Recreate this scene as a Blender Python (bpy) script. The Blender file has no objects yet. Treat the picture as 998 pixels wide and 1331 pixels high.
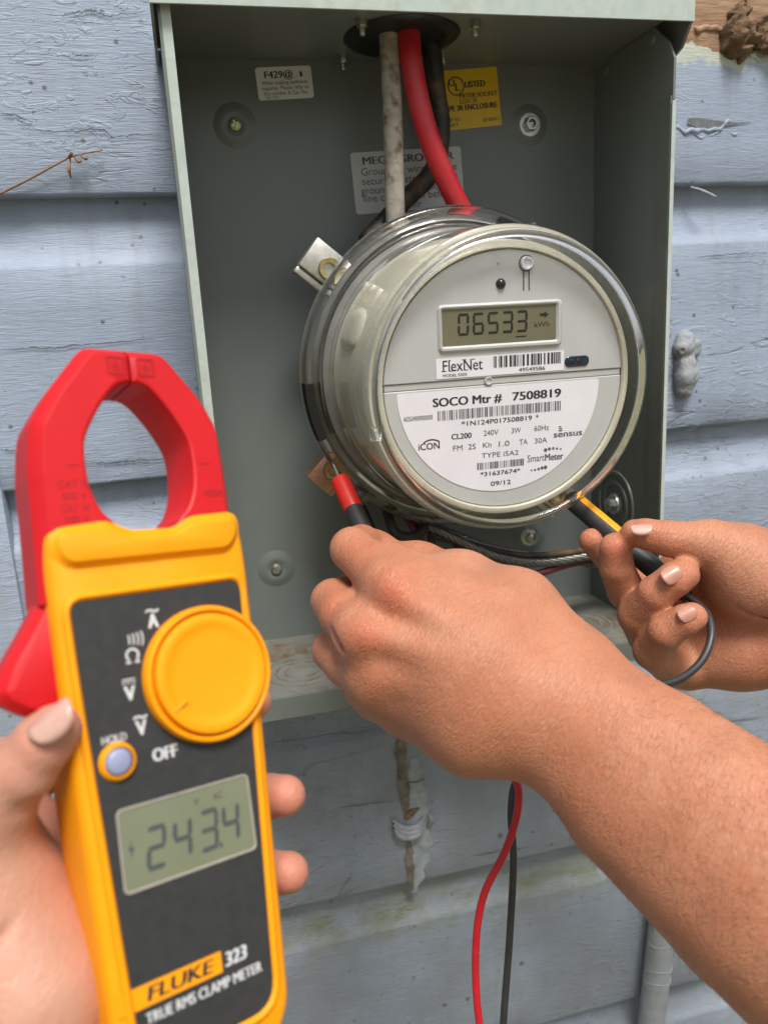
import bpy, bmesh, math, random
import numpy as np
from mathutils import Vector, Matrix
random.seed(7); rng = np.random.default_rng(7)

# ------------------------------------------------------------------ camera
CAM = np.array([-.1435, -.569, .0946]); FPX = 1010.3
def _axes(yaw, pit, rol):
    f = np.array([math.sin(yaw)*math.cos(pit), math.cos(yaw)*math.cos(pit), -math.sin(pit)])
    r = np.array([math.cos(yaw), -math.sin(yaw), 0.]); u = np.cross(r, f)
    return math.cos(rol)*r+math.sin(rol)*u, -math.sin(rol)*r+math.cos(rol)*u, f
CR, CU, CF = _axes(.2274, .2379, -.0567)
scene = bpy.context.scene
col = scene.collection
cam = bpy.data.cameras.new('camera'); cam_ob = bpy.data.objects.new('camera', cam); col.objects.link(cam_ob)
cam.sensor_fit = 'AUTO'; cam.sensor_width = 36; cam.lens = 36*FPX/1331
cam.clip_start = .01; cam.clip_end = 1000
cam.dof.use_dof = True; cam.dof.focus_distance = .435; cam.dof.aperture_fstop = 10.5
cam_ob.matrix_world = Matrix(((CR[0], CU[0], -CF[0], CAM[0]), (CR[1], CU[1], -CF[1], CAM[1]),
                              (CR[2], CU[2], -CF[2], CAM[2]), (0, 0, 0, 1)))
scene.camera = cam_ob

# ------------------------------------------------------------------ sky, sun, exposure
SUN_EL, SUN_AZ = math.radians(62), math.radians(6)      # azimuth measured from -Y (in front of the wall) toward +X
world = bpy.data.worlds.new('World'); scene.world = world; world.use_nodes = True
nt = world.node_tree; bg = nt.nodes['Background']
sky = nt.nodes.new('ShaderNodeTexSky'); sky.sky_type = 'NISHITA'; sky.sun_disc = False
sky.sun_elevation = SUN_EL; sky.sun_rotation = math.pi-SUN_AZ
sky.air_density = 1.0; sky.dust_density = 4.0; sky.ozone_density = 1.0
hs = nt.nodes.new('ShaderNodeHueSaturation'); hs.inputs['Saturation'].default_value = .35
nt.links.new(sky.outputs[0], hs.inputs['Color']); nt.links.new(hs.outputs[0], bg.inputs['Color'])
bg.inputs['Strength'].default_value = .05
sl = bpy.data.lights.new('sun', 'SUN'); sl.energy = 1.5; sl.angle = math.radians(18); sl.color = (1, .96, .9)
sun = bpy.data.objects.new('sun', sl); col.objects.link(sun)
sdir = Vector((math.sin(SUN_AZ)*math.cos(SUN_EL), -math.cos(SUN_AZ)*math.cos(SUN_EL), math.sin(SUN_EL)))
sun.rotation_euler = sdir.to_track_quat('Z', 'Y').to_euler()
scene.view_settings.view_transform = 'Standard'; scene.view_settings.look = 'None'
scene.view_settings.gamma = 1; scene.view_settings.exposure = 1.42
scene.cycles.max_bounces = 8; scene.cycles.transparent_max_bounces = 16
scene.cycles.transmission_bounces = 10; scene.cycles.glossy_bounces = 6
scene.cycles.use_denoising = True
scene.cycles.sample_clamp_indirect = 6

# ------------------------------------------------------------------ placing helpers
def ray(px, py): return CF+CR*(px-499)/FPX-CU*(py-665.5)/FPX
def Wd(px, py, d): return CAM+ray(px, py)*d
def Wa(px, py, ax, val):
    r = ray(px, py); return CAM+r*((val-CAM[ax])/r[ax])
def Wy(px, py, y): return Wa(px, py, 1, y)

# ------------------------------------------------------------------ object helpers
def obj(name, me, mat=None, parent=None, loc=None, rot=None):
    o = bpy.data.objects.new(name, me); col.objects.link(o)
    if mat and me and not me.materials: me.materials.append(mat)
    if parent: o.parent = parent
    if loc is not None: o.location = loc
    if rot is not None: o.rotation_euler = rot
    return o
def mesh(name, v, f, smooth=False):
    me = bpy.data.meshes.new(name); me.from_pydata([tuple(map(float, p)) for p in v], [], f); me.update()
    if smooth: me.polygons.foreach_set('use_smooth', [True]*len(me.polygons))
    return me
def sharp(me, deg=35):
    bm = bmesh.new(); bm.from_mesh(me)
    bmesh.ops.recalc_face_normals(bm, faces=bm.faces)
    for e in bm.edges: e.smooth = not (len(e.link_faces) == 2 and e.calc_face_angle(0) > math.radians(deg))
    for f in bm.faces: f.smooth = True
    bm.to_mesh(me); bm.free(); return me
def tag(o, label, cat, group=None, kind=None):
    o['label'] = label; o['category'] = cat
    if group: o['group'] = group
    if kind: o['kind'] = kind
    return o
def empty(name, mat4): 
    o = bpy.data.objects.new(name, None); col.objects.link(o); o.matrix_world = mat4; o.empty_display_size = .02; return o
def frame4(O, u, v, n):
    return Matrix(((u[0], v[0], n[0], O[0]), (u[1], v[1], n[1], O[1]), (u[2], v[2], n[2], O[2]), (0, 0, 0, 1)))
def join(*parts):
    V = []; Fc = []
    for v, f in parts:
        b = len(V); V += [tuple(p) for p in v]; Fc += [tuple(i+b for i in q) for q in f]
    return V, Fc
def box(x0, y0, z0, x1, y1, z1):
    v = [(x, y, z) for x in (x0, x1) for y in (y0, y1) for z in (z0, z1)]
    return v, [(0, 1, 3, 2), (4, 6, 7, 5), (0, 4, 5, 1), (2, 3, 7, 6), (0, 2, 6, 4), (1, 5, 7, 3)]
def bevbox(x0, y0, z0, x1, y1, z1, b=.0008, seg=2):
    bm = bmesh.new(); bmesh.ops.create_cube(bm, size=1)
    for w in bm.verts: w.co = Vector(((x0+x1)/2+w.co.x*(x1-x0), (y0+y1)/2+w.co.y*(y1-y0), (z0+z1)/2+w.co.z*(z1-z0)))
    bmesh.ops.bevel(bm, geom=bm.edges[:], offset=b, segments=seg, affect='EDGES', profile=.5)
    bm.verts.index_update(); v = [tuple(w.co) for w in bm.verts]; f = [[w.index for w in q.verts] for q in bm.faces]; bm.free(); return v, f
def lathe(prof, n=48, close=False):
    v = []; f = []
    m = len(prof)
    for i in range(n):
        a = 2*math.pi*i/n
        for r, z in prof: v.append((r*math.cos(a), r*math.sin(a), z))
    for i in range(n):
        j = (i+1) % n
        for k in range(m if close else m-1):
            l = (k+1) % m
            f.append((i*m+k, j*m+k, j*m+l, i*m+l))
    return v, f
def disc(r, z, n=48, cx=0, cy=0):
    v = [(cx+r*math.cos(2*math.pi*i/n), cy+r*math.sin(2*math.pi*i/n), z) for i in range(n)]
    return v, [tuple(range(n))]
def offs(pts, d):
    P = np.array(pts, float); a = P-np.roll(P, 1, 0); b = np.roll(P, -1, 0)-P
    na = np.stack([a[:, 1], -a[:, 0]], 1); nb = np.stack([b[:, 1], -b[:, 0]], 1)
    na /= np.linalg.norm(na, axis=1)[:, None]+1e-12; nb /= np.linalg.norm(nb, axis=1)[:, None]+1e-12
    m = na+nb; m /= np.linalg.norm(m, axis=1)[:, None]+1e-12
    c = np.clip((m*na).sum(1), .45, 1)
    return P+m*(d/c)[:, None]
def prism(out, rings, top=True, bot=True):
    """out: CCW outline; rings: (outset, z) from low to high"""
    v = []; f = []; n = len(out)
    for d, z in rings:
        for p in offs(out, d): v.append((p[0], p[1], z))
    for k in range(len(rings)-1):
        for i in range(n):
            j = (i+1) % n; f.append((k*n+i, k*n+j, (k+1)*n+j, (k+1)*n+i))
    if bot: f.append(tuple(reversed(range(n))))
    if top: f.append(tuple((len(rings)-1)*n+i for i in range(n)))
    return v, f
def ringprism(inner, outer, z0, z1, b=0.0):
    n = len(inner); v = []; f = []
    I = np.array(inner); Oo = np.array(outer); d = (Oo-I); L = np.linalg.norm(d, axis=1)[:, None]; d = d/L
    secs = [(I, z0), (I, z1-b), (I+d*b, z1), (Oo-d*b, z1), (Oo, z1-b), (Oo, z0)]
    for P, z in secs: v += [(p[0], p[1], z) for p in P]
    for k in range(6):
        l = (k+1) % 6
        for i in range(n):
            j = (i+1) % n; f.append((k*n+i, l*n+i, l*n+j, k*n+j))
    return v, f
def rrect(x0, y0, x1, y1, r, n=6):
    o = []
    for cx, cy, a in ((x1-r, y0+r, -90), (x1-r, y1-r, 0), (x0+r, y1-r, 90), (x0+r, y0+r, 180)):
        for i in range(n+1):
            t = math.radians(a+90*i/n); o.append((cx+r*math.cos(t), cy+r*math.sin(t)))
    return o
def rpoly(pts, r, n=5):
    """round the corners of a polygon"""
    o = []; m = len(pts)
    for i in range(m):
        p0, p, p1 = [np.array(pts[(i+k) % m], float) for k in (-1, 0, 1)]
        rr = r[i] if isinstance(r, (list, tuple)) else r
        a = p0-p; b = p1-p; la, lb = np.linalg.norm(a), np.linalg.norm(b); d = min(rr, la*.48, lb*.48)
        A = p+a/la*d; B = p+b/lb*d
        for k in range(n+1):
            t = k/n; o.append(tuple((1-t)**2*A+2*t*(1-t)*p+t*t*B))
    return o
def crom(P, sub=8):
    P = [np.array(p, float) for p in P]; Q = [2*P[0]-P[1]]+P+[2*P[-1]-P[-2]]; o = []
    for i in range(1, len(Q)-2):
        for k in range(sub):
            t = k/sub; a, b, c, d = Q[i-1:i+3]
            o.append(.5*((2*b)+(c-a)*t+(2*a-5*b+4*c-d)*t*t+(3*b-a-3*c+d)*t**3))
    o.append(P[-1]); return o
def tube(P, r, n=14, sub=8, cap=True, smoothpath=True):
    if smoothpath: Q = crom(P, sub)
    else: Q = [np.array(p, float) for p in P]
    m = len(Q)
    if np.isscalar(r): rr = [r]*m
    else: rr = np.interp(np.linspace(0, 1, m), np.linspace(0, 1, len(r)), r)
    v = []; f = []; T0 = None; N = None
    for i in range(m):
        T = Q[min(i+1, m-1)]-Q[max(i-1, 0)]; T /= np.linalg.norm(T)+1e-12
        if N is None:
            h = np.array([0, 0, 1.]) if abs(T[2]) < .9 else np.array([1., 0, 0]); N = np.cross(T, h)
        N = N-T*(N@T); N /= np.linalg.norm(N); B = np.cross(T, N)
        for k in range(n):
            a = 2*math.pi*k/n; v.append(Q[i]+rr[i]*(math.cos(a)*N+math.sin(a)*B))
    for i in range(m-1):
        for k in range(n):
            l = (k+1) % n; f.append((i*n+k, i*n+l, (i+1)*n+l, (i+1)*n+k))
    if cap: f += [tuple(reversed(range(n))), tuple((m-1)*n+k for k in range(n))]
    return v, f
def xf(vf, M):
    v, f = vf; return [tuple(M @ Vector(p)) for p in v], f

# ------------------------------------------------------------------ materials
def N(t, kind, **kw):
    n = t.nodes.new(kind)
    for k, v in kw.items():
        if k in n.inputs.keys(): n.inputs[k].default_value = v
        else: setattr(n, k, v)
    return n
def newmat(name):
    m = bpy.data.materials.new(name); m.use_nodes = True
    return m, m.node_tree, m.node_tree.nodes['Principled BSDF']
def mixc(t, fac, a, b, blend='MIX'):
    n = t.nodes.new('ShaderNodeMix'); n.data_type = 'RGBA'; n.blend_type = blend
    for s, x in ((n.inputs['Factor'], fac), (n.inputs['A'], a), (n.inputs['B'], b)):
        if hasattr(x, 'links') or hasattr(x, 'is_linked'): t.links.new(x, s)
        else: s.default_value = x if s.name == 'Factor' or not isinstance(x, tuple) else (x if len(x) == 4 else (*x, 1))
    return n.outputs['Result']
def ramp(t, src, stops):
    r = t.nodes.new('ShaderNodeValToRGB'); t.links.new(src, r.inputs[0]); e = r.color_ramp.elements
    while len(e) < len(stops): e.new(.5)
    for i, (p, c) in enumerate(stops):
        e[i].position = p; e[i].color = c if len(c) == 4 else (*c, 1)
    return r.outputs[0]
def math_(t, op, a, b=None, c=None, clamp=False):
    n = t.nodes.new('ShaderNodeMath'); n.operation = op; n.use_clamp = clamp
    for i, x in enumerate((a, b, c)):
        if x is None: continue
        if hasattr(x, 'is_linked'): t.links.new(x, n.inputs[i])
        else: n.inputs[i].default_value = x
    return n.outputs[0]
def coords(t, scale=(1, 1, 1), rot=(0, 0, 0), which='Object'):
    tc = t.nodes.new('ShaderNodeTexCoord'); mp = t.nodes.new('ShaderNodeMapping')
    mp.inputs['Scale'].default_value = scale; mp.inputs['Rotation'].default_value = rot
    t.links.new(tc.outputs[which], mp.inputs[0]); return mp.outputs[0]
def noise(t, vec, scale, detail=4, rough=.55, dist=0.0):
    n = N(t, 'ShaderNodeTexNoise', Scale=scale, Detail=detail, Roughness=rough, Distortion=dist); t.links.new(vec, n.inputs['Vector']); return n.outputs['Fac']
def bump(t, bsdf, h, strength, dist, prev=None):
    b = N(t, 'ShaderNodeBump', Strength=strength, Distance=dist); t.links.new(h, b.inputs['Height'])
    if prev is not None: t.links.new(prev, b.inputs['Normal'])
    t.links.new(b.outputs[0], bsdf.inputs['Normal']); return b.outputs[0]
def plain(name, c, rough=.5, metal=0, var=.12, vs=120, bmp=0.0, bs=800, bd=.0004, spec=.5, dirt=None, coat=0):
    m, t, b = newmat(name); co = coords(t)
    f = noise(t, co, vs, 5)
    lo = tuple(x*(1-var) for x in c); hi = tuple(min(1, x*(1+var)) for x in c)
    cc = ramp(t, f, [(.3, lo), (.7, hi)])
    if dirt:
        dc, amt, ds = dirt
        g = noise(t, co, ds, 6, .65, .4); cc = mixc(t, math_(t, 'MULTIPLY', ramp(t, g, [(.5, (0, 0, 0)), (.68, (1, 1, 1))]), amt), cc, dc)
    t.links.new(cc, b.inputs['Base Color'])
    b.inputs['Metallic'].default_value = metal; b.inputs['Specular IOR Level'].default_value = spec
    rr = N(t, 'ShaderNodeMapRange'); t.links.new(f, rr.inputs[0]); rr.inputs[3].default_value = max(.02, rough-.08); rr.inputs[4].default_value = min(1, rough+.08)
    t.links.new(rr.outputs[0], b.inputs['Roughness'])
    b.inputs['Coat Weight'].default_value = coat
    if bmp: bump(t, b, noise(t, co, bs, 4), bmp, bd)
    return m

def siding_mat(name, seed=0.0):
    m, t, b = newmat(name)
    tc = t.nodes.new('ShaderNodeNewGeometry'); P = tc.outputs['Position']
    sep = t.nodes.new('ShaderNodeSeparateXYZ'); t.links.new(P, sep.inputs[0]); X, Y, Z = sep.outputs
    g1 = coords(t, (1, 1, 7)); grain = noise(t, g1, 40, 8, .62, .6)
    g2 = coords(t, (1, 1, 16)); fine = noise(t, g2, 90, 6, .6, .3)
    blot = noise(t, P, 9, 5, .6); spots = noise(t, P, 70, 3, .5)
    base = ramp(t, blot, [(.25, (.235, .29, .385)), (.5, (.295, .355, .46)), (.8, (.36, .425, .535))])
    base = mixc(t, math_(t, 'MULTIPLY', ramp(t, fine, [(.35, (1, 1, 1)), (.6, (0, 0, 0))]), .16), base, (.2, .22, .26))
    # long paint cracks
    vo = N(t, 'ShaderNodeTexVoronoi', feature='DISTANCE_TO_EDGE', Scale=7.0); 
    cw = coords(t, (.3, 1, 2.2)); wob = N(t, 'ShaderNodeTexNoise', Scale=18.0, Detail=4.0); t.links.new(cw, wob.inputs['Vector'])
    cadd = t.nodes.new('ShaderNodeVectorMath'); cadd.operation = 'MULTIPLY_ADD'; t.links.new(wob.outputs['Color'], cadd.inputs[0]); cadd.inputs[1].default_value = (.1, .1, .14); t.links.new(cw, cadd.inputs[2])
    t.links.new(cadd.outputs[0], vo.inputs['Vector'])
    cr = ramp(t, vo.outputs['Distance'], [(.0, (1, 1, 1)), (.012, (0, 0, 0))])
    cmask = ramp(t, noise(t, P, 6, 3), [(.54, (0, 0, 0)), (.62, (1, 1, 1))])
    crack = math_(t, 'MULTIPLY', cr, cmask)
    base = mixc(t, math_(t, 'MULTIPLY', crack, .55), base, (.13, .14, .16))
    # dark specks
    sp = N(t, 'ShaderNodeTexVoronoi', Scale=75.0); t.links.new(P, sp.inputs['Vector'])
    spk = math_(t, 'MULTIPLY', ramp(t, sp.outputs['Distance'], [(.08, (1, 1, 1)), (.15, (0, 0, 0))]), ramp(t, spots, [(.46, (0, 0, 0)), (.55, (1, 1, 1))]))
    base = mixc(t, math_(t, 'MULTIPLY', spk, .8), base, (.075, .065, .05))
    stv = ramp(t, noise(t, coords(t, (5, 1, .6)), 12, 6, .65), [(.52, (0, 0, 0)), (.72, (1, 1, 1))])
    base = mixc(t, math_(t, 'MULTIPLY', stv, .3), base, (.2, .21, .2))
    smg = ramp(t, noise(t, P, 30, 6, .7), [(.58, (0, 0, 0)), (.7, (1, 1, 1))])
    base = mixc(t, math_(t, 'MULTIPLY', smg, .3), base, (.2, .19, .17))
    # grime low on the wall, widened to paint in shade from people nearby
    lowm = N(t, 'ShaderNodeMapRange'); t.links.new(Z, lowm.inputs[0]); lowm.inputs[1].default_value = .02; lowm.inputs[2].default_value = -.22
    grime_shade = ramp(t, noise(t, P, 14, 7, .7), [(.25, (.25, .25, .25)), (.62, (1, 1, 1))])
    base = mixc(t, math_(t, 'MULTIPLY', math_(t, 'MULTIPLY', lowm.outputs[0], grime_shade), .72), base, (.19, .2, .2))
    # green algae on the lap below
    def band(v, c, w):
        return math_(t, 'SUBTRACT', 1.0, math_(t, 'DIVIDE', math_(t, 'ABSOLUTE', math_(t, 'SUBTRACT', v, c)), w), clamp=True)
    al = math_(t, 'MULTIPLY', band(Z, -.416, .03), ramp(t, noise(t, coords(t, (1, 1, 2)), 22, 6, .7), [(.38, (0, 0, 0)), (.62, (1, 1, 1))]))
    base = mixc(t, math_(t, 'MULTIPLY', al, .95, clamp=True), base, (.15, .165, .085))
    # bare wood where the paint has flaked near the top
    edge = math_(t, 'ADD', Z, math_(t, 'MULTIPLY', math_(t, 'SUBTRACT', noise(t, P, 26, 6, .65), .5), .045))
    zt = N(t, 'ShaderNodeMapRange'); t.links.new(edge, zt.inputs[0]); zt.inputs[1].default_value = .2795; zt.inputs[2].default_value = .2815
    xt = N(t, 'ShaderNodeMapRange'); t.links.new(X, xt.inputs[0]); xt.inputs[1].default_value = .15; xt.inputs[2].default_value = .18
    zu = N(t, 'ShaderNodeMapRange'); t.links.new(edge, zu.inputs[0]); zu.inputs[1].default_value = .335; zu.inputs[2].default_value = .33
    bare = math_(t, 'MULTIPLY', math_(t, 'MULTIPLY', zt.outputs[0], xt.outputs[0]), zu.outputs[0])
    zg = N(t, 'ShaderNodeMapRange'); t.links.new(edge, zg.inputs[0]); zg.inputs[1].default_value = .268; zg.inputs[2].default_value = .272
    prim = math_(t, 'MULTIPLY', math_(t, 'MULTIPLY', zg.outputs[0], xt.outputs[0]), zu.outputs[0])
    base = mixc(t, math_(t, 'MULTIPLY', prim, .8), base, (.5, .53, .42))
    wood = ramp(t, noise(t, coords(t, (1, 1, 9)), 30, 7, .7, .5), [(.3, (.16, .085, .04)), (.6, (.36, .22, .13)), (.85, (.5, .36, .24))])
    base = mixc(t, bare, base, wood)
    t.links.new(base, b.inputs['Base Color'])
    b.inputs['Roughness'].default_value = .5; b.inputs['Specular IOR Level'].default_value = .45
    h = math_(t, 'ADD', math_(t, 'MULTIPLY', grain, .5), math_(t, 'MULTIPLY', fine, .5))
    b1 = bump(t, b, h, .75, .0014)
    b2 = bump(t, b, crack, .7, -.0007, b1)
    pn = noise(t, coords(t, (1, 1, 2.4)), 55, 4, .5, 1.2)
    flake = ramp(t, pn, [(.56, (0, 0, 0)), (.6, (1, 1, 1)), (.66, (1, 1, 1)), (.7, (.3, .3, .3))])
    fm = ramp(t, noise(t, P, 5, 3), [(.45, (0, 0, 0)), (.6, (1, 1, 1))])
    b3 = bump(t, b, math_(t, 'MULTIPLY', flake, fm), .6, .0008, b2)
    bump(t, b, math_(t, 'MULTIPLY', bare, 1.0), .8, -.0012, b3)
    return m

def skin_mat(name, dark, mid, light, sc=650, rot=(0, 0, 0), bstr=.55):
    m, t, b = newmat(name)
    tc = t.nodes.new('ShaderNodeTexCoord'); P = tc.outputs['Object']
    A_ = CR*-.53-CU*.85; B_ = np.cross(CF, A_); g3 = t.nodes.new('ShaderNodeCombineXYZ')
    for ii, (ax_, sc_x) in enumerate(((A_, .22), (B_, 1.0), (CF, .6))):
        dp = t.nodes.new('ShaderNodeVectorMath'); dp.operation = 'DOT_PRODUCT'; t.links.new(P, dp.inputs[0]); dp.inputs[1].default_value = tuple(ax_*sc_x); t.links.new(dp.outputs['Value'], g3.inputs[ii])
    cell = g3.outputs[0]
    vo = N(t, 'ShaderNodeTexVoronoi', feature='F1', Scale=sc); t.links.new(cell, vo.inputs['Vector'])
    wv = noise(t, cell, sc*.55, 4, .6, .7)
    big = noise(t, P, 38, 5, .6); mott = noise(t, P, 140, 4, .6)
    base = ramp(t, big, [(.28, dark), (.52, mid), (.78, light)])
    base = mixc(t, math_(t, 'MULTIPLY', ramp(t, mott, [(.42, (0, 0, 0)), (.7, (1, 1, 1))]), .35), base, tuple(x*y for x, y in zip(mid, (1.02, .8, .72))))
    base = mixc(t, math_(t, 'MULTIPLY', ramp(t, wv, [(.32, (1, 1, 1)), (.52, (0, 0, 0))]), .3), base, tuple(x*.68 for x in mid))
    fv = N(t, 'ShaderNodeTexVoronoi', Scale=430.0); t.links.new(P, fv.inputs['Vector'])
    base = mixc(t, math_(t, 'MULTIPLY', ramp(t, fv.outputs['Distance'], [(.1, (1, 1, 1)), (.24, (0, 0, 0))]), .22), base, tuple(x*.55 for x in mid))
    vein = noise(t, P, 55, 2, .4, 1.5)
    base = mixc(t, math_(t, 'MULTIPLY', ramp(t, vein, [(.46, (0, 0, 0)), (.5, (1, 1, 1)), (.54, (0, 0, 0))]), .12), base, tuple(x*y for x, y in zip(mid, (.8, .85, .95))))
    patchy = noise(t, P, 17, 4, .6)
    base = mixc(t, math_(t, 'MULTIPLY', ramp(t, patchy, [(.42, (0, 0, 0)), (.66, (1, 1, 1))]), .42), base, tuple(x*y for x, y in zip(mid, (1.0, .8, .72))))
    at = t.nodes.new('ShaderNodeAttribute'); at.attribute_name = 'redness'
    base = mixc(t, at.outputs['Fac'], base, tuple(x*y for x, y in zip(mid, (1.02, .66, .62))))
    ap = t.nodes.new('ShaderNodeAttribute'); ap.attribute_name = 'pale'
    base = mixc(t, ap.outputs['Fac'], base, (.55, .32, .225))
    t.links.new(base, b.inputs['Base Color'])
    b.inputs['Roughness'].default_value = .46; b.inputs['Specular IOR Level'].default_value = .42
    b.inputs['Subsurface Weight'].default_value = .25; b.inputs['Subsurface Radius'].default_value = (1, .35, .2); b.inputs['Subsurface Scale'].default_value = .0035
    h = math_(t, 'ADD', math_(t, 'MULTIPLY', wv, 1.0), math_(t, 'MULTIPLY', vo.outputs['Distance'], -.25))
    b1 = bump(t, b, h, bstr, .0012)
    bump(t, b, noise(t, P, 420, 4, .6), .3, .0008, b1)
    return m

def clear_mat(name, tint=(1, 1, 1), haze=.03, rough=.03, ior=1.5, hazec=(.75, .75, .7)):
    """clear moulded plastic sheet: light passes straight, surface reflects by Fresnel, slight scuff haze"""
    m, t, b = newmat(name); t.nodes.remove(b); out = t.nodes['Material Output']
    tr = N(t, 'ShaderNodeBsdfTransparent', Color=(*tint, 1)); gl = N(t, 'ShaderNodeBsdfGlossy', Roughness=rough); df = N(t, 'ShaderNodeBsdfDiffuse', Color=(*hazec, 1))
    P = coords(t); sn = noise(t, P, 90, 5, .7)
    hz = math_(t, 'MULTIPLY', ramp(t, sn, [(.35, (.25, .25, .25)), (.8, (1, 1, 1))]), haze*2)
    sk = N(t, 'ShaderNodeTexVoronoi', Scale=260.0); t.links.new(P, sk.inputs['Vector'])
    dots = math_(t, 'MULTIPLY', ramp(t, sk.outputs['Distance'], [(.05, (1, 1, 1)), (.1, (0, 0, 0))]), ramp(t, noise(t, P, 45, 3), [(.56, (0, 0, 0)), (.62, (.4, .4, .4))]))
    hz = math_(t, 'ADD', hz, dots, clamp=True)
    fr = N(t, 'ShaderNodeFresnel', IOR=ior)
    gm = t.nodes.new('ShaderNodeNewGeometry'); io = N(t, 'ShaderNodeMapRange'); t.links.new(gm.outputs['Backfacing'], io.inputs[0])
    io.inputs[3].default_value = ior; io.inputs[4].default_value = 1/ior; t.links.new(io.outputs[0], fr.inputs['IOR'])      # thin sheet: same reflection from either side
    bp = N(t, 'ShaderNodeBump', Strength=.04, Distance=.001); t.links.new(noise(t, P, 30, 2), bp.inputs['Height'])
    t.links.new(bp.outputs[0], gl.inputs['Normal']); t.links.new(bp.outputs[0], fr.inputs['Normal'])
    m1 = t.nodes.new('ShaderNodeMixShader'); t.links.new(hz, m1.inputs[0]); t.links.new(tr.outputs[0], m1.inputs[1]); t.links.new(df.outputs[0], m1.inputs[2])
    m2 = t.nodes.new('ShaderNodeMixShader'); t.links.new(fr.outputs[0], m2.inputs[0]); t.links.new(m1.outputs[0], m2.inputs[1]); t.links.new(gl.outputs[0], m2.inputs[2])
    t.links.new(m2.outputs[0], out.inputs[0]); return m

M = {}
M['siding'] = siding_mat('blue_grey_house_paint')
M['enc'] = plain('grey_green_enamel', (.15, .172, .162), .36, 0, .07, 14, .05, 300, .0003, .5, ((.15, .16, .145), .35, 35))
M['enc_out'] = plain('weathered_grey_enamel', (.135, .155, .146), .42, 0, .1, 30, .08, 300, .0003, .5, ((.13, .1, .07), .4, 45))
M['enc_edge'] = plain('pale_enamel_edge', (.42, .49, .45), .35, 0, .1, 60, .1, 300, .0003, .5, ((.2, .13, .08), .25, 60))
M['enc_floor'] = plain('rusted_enamel', (.15, .152, .135), .6, 0, .2, 60, .35, 260, .0008, .35, ((.12, .068, .034), 1.0, 42))
M['zinc'] = plain('zinc_screw', (.5, .52, .48), .3, .9, .2, 500)
M['greenzinc'] = plain('green_zinc_screw', (.36, .45, .22), .32, .8, .3, 500)
M['lug'] = plain('dull_aluminium', (.52, .51, .45), .42, .85, .15, 200, .1, 500)
M['brass'] = plain('brass_screw', (.45, .38, .18), .35, .9, .25, 400)
M['copper'] = plain('coppery_lug', (.5, .3, .2), .4, .8, .2, 300)
M['rubber'] = plain('black_rubber', (.012, .012, .012), .5, 0, .3, 200)
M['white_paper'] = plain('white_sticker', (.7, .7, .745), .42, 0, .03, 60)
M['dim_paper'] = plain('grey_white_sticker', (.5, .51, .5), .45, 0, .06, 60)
M['yellow_paper'] = plain('yellow_sticker', (.72, .47, .02), .42, 0, .06, 90)
M['ink'] = plain('black_ink', (.018, .018, .02), .55, 0, .2, 300)
M['grey_ink'] = plain('grey_ink', (.085, .085, .09), .55, 0, .2, 300)
M['cable_white'] = plain('dirty_white_jacket', (.37, .34, .29), .6, 0, .25, 90, .3, 250, .0008, .3, ((.13, .07, .04), .95, 110))
M['cable_red'] = plain('red_jacket', (.5, .018, .03), .42, 0, .15, 60, .1, 200, .0005, .5, ((.3, .08, .05), .5, 60))
M['cable_black'] = plain('dusty_black_jacket', (.03, .027, .024), .5, 0, .3, 60, .2, 200, .0005, .4, ((.17, .1, .05), .8, 40))
M['maroon'] = plain('maroon_jacket', (.16, .025, .04), .4, 0, .25, 80, .1, 300)
M['strand'] = plain('bare_aluminium_strand', (.2, .2, .185), .45, .9, .25, 300, .1, 500)
M['face'] = plain('silver_grey_plastic', (.47, .485, .475), .36, .1, .03, 40)
M['face_dark'] = plain('shadow_grey_plastic', (.3, .31, .3), .4, .1, .04, 40)
M['shroud'] = plain('satin_grey_shroud', (.66, .64, .53), .28, .3, .08, 22, 0, 800, .0004, .5, ((.4, .3, .18), .2, 18))
M['meter_base'] = plain('dark_grey_base', (.16, .16, .145), .4, .1, .2, 60)
M['lcd'] = plain('lcd_olive', (.15, .142, .085), .4, 0, .08, 25)
M['lcd_ink'] = plain('lcd_segment', (.006, .006, .005), .4, 0, .1, 200)
M['lcd2'] = plain('lcd_grey_green', (.165, .18, .115), .22, 0, .06, 30)
M['lcd2_ink'] = plain('lcd_dark_segment', (.058, .07, .068), .4, 0, .1, 200)
M['port'] = plain('dark_lens', (.01, .01, .012), .12, 0, .2, 200)
M['ir'] = plain('dark_blue_lens', (.012, .02, .045), .15, 0, .3, 300)
M['cover'] = clear_mat('clear_cover_plastic', (.99, .99, .98), .005, .02)
M['lens'] = clear_mat('clear_front_lens', (.99, .99, .985), .004, .02, 1.3)
M['flange'] = clear_mat('scuffed_flange_plastic', (.95, .95, .93), .03, .04, 1.6)
def solid_clear(name, tint, rough):
    m, t, b = newmat(name); b.inputs['Base Color'].default_value = (*tint, 1); b.inputs['Transmission Weight'].default_value = 1; b.inputs['IOR'].default_value = 1.49
    f = noise(t, coords(t), 220, 5, .7); rr = N(t, 'ShaderNodeMapRange'); t.links.new(f, rr.inputs[0]); rr.inputs[3].default_value = rough; rr.inputs[4].default_value = rough*3; t.links.new(rr.outputs[0], b.inputs['Roughness'])
    bump(t, b, noise(t, coords(t), 60, 3), .05, .001); return m
M['rim'] = solid_clear('thick_rim_plastic', (.97, .97, .95), .02)
M['ring'] = solid_clear('moulded_flange_plastic', (.95, .95, .92), .03)
M['yellow'] = plain('yellow_orange_plastic', (.82, .3, .001), .5, 0, .03, 60, .06, 1800, .0002, .3)
M['yellow_band'] = plain('yellow_stripe_plastic', (.75, .3, .004), .42, 0, .05, 60)
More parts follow.
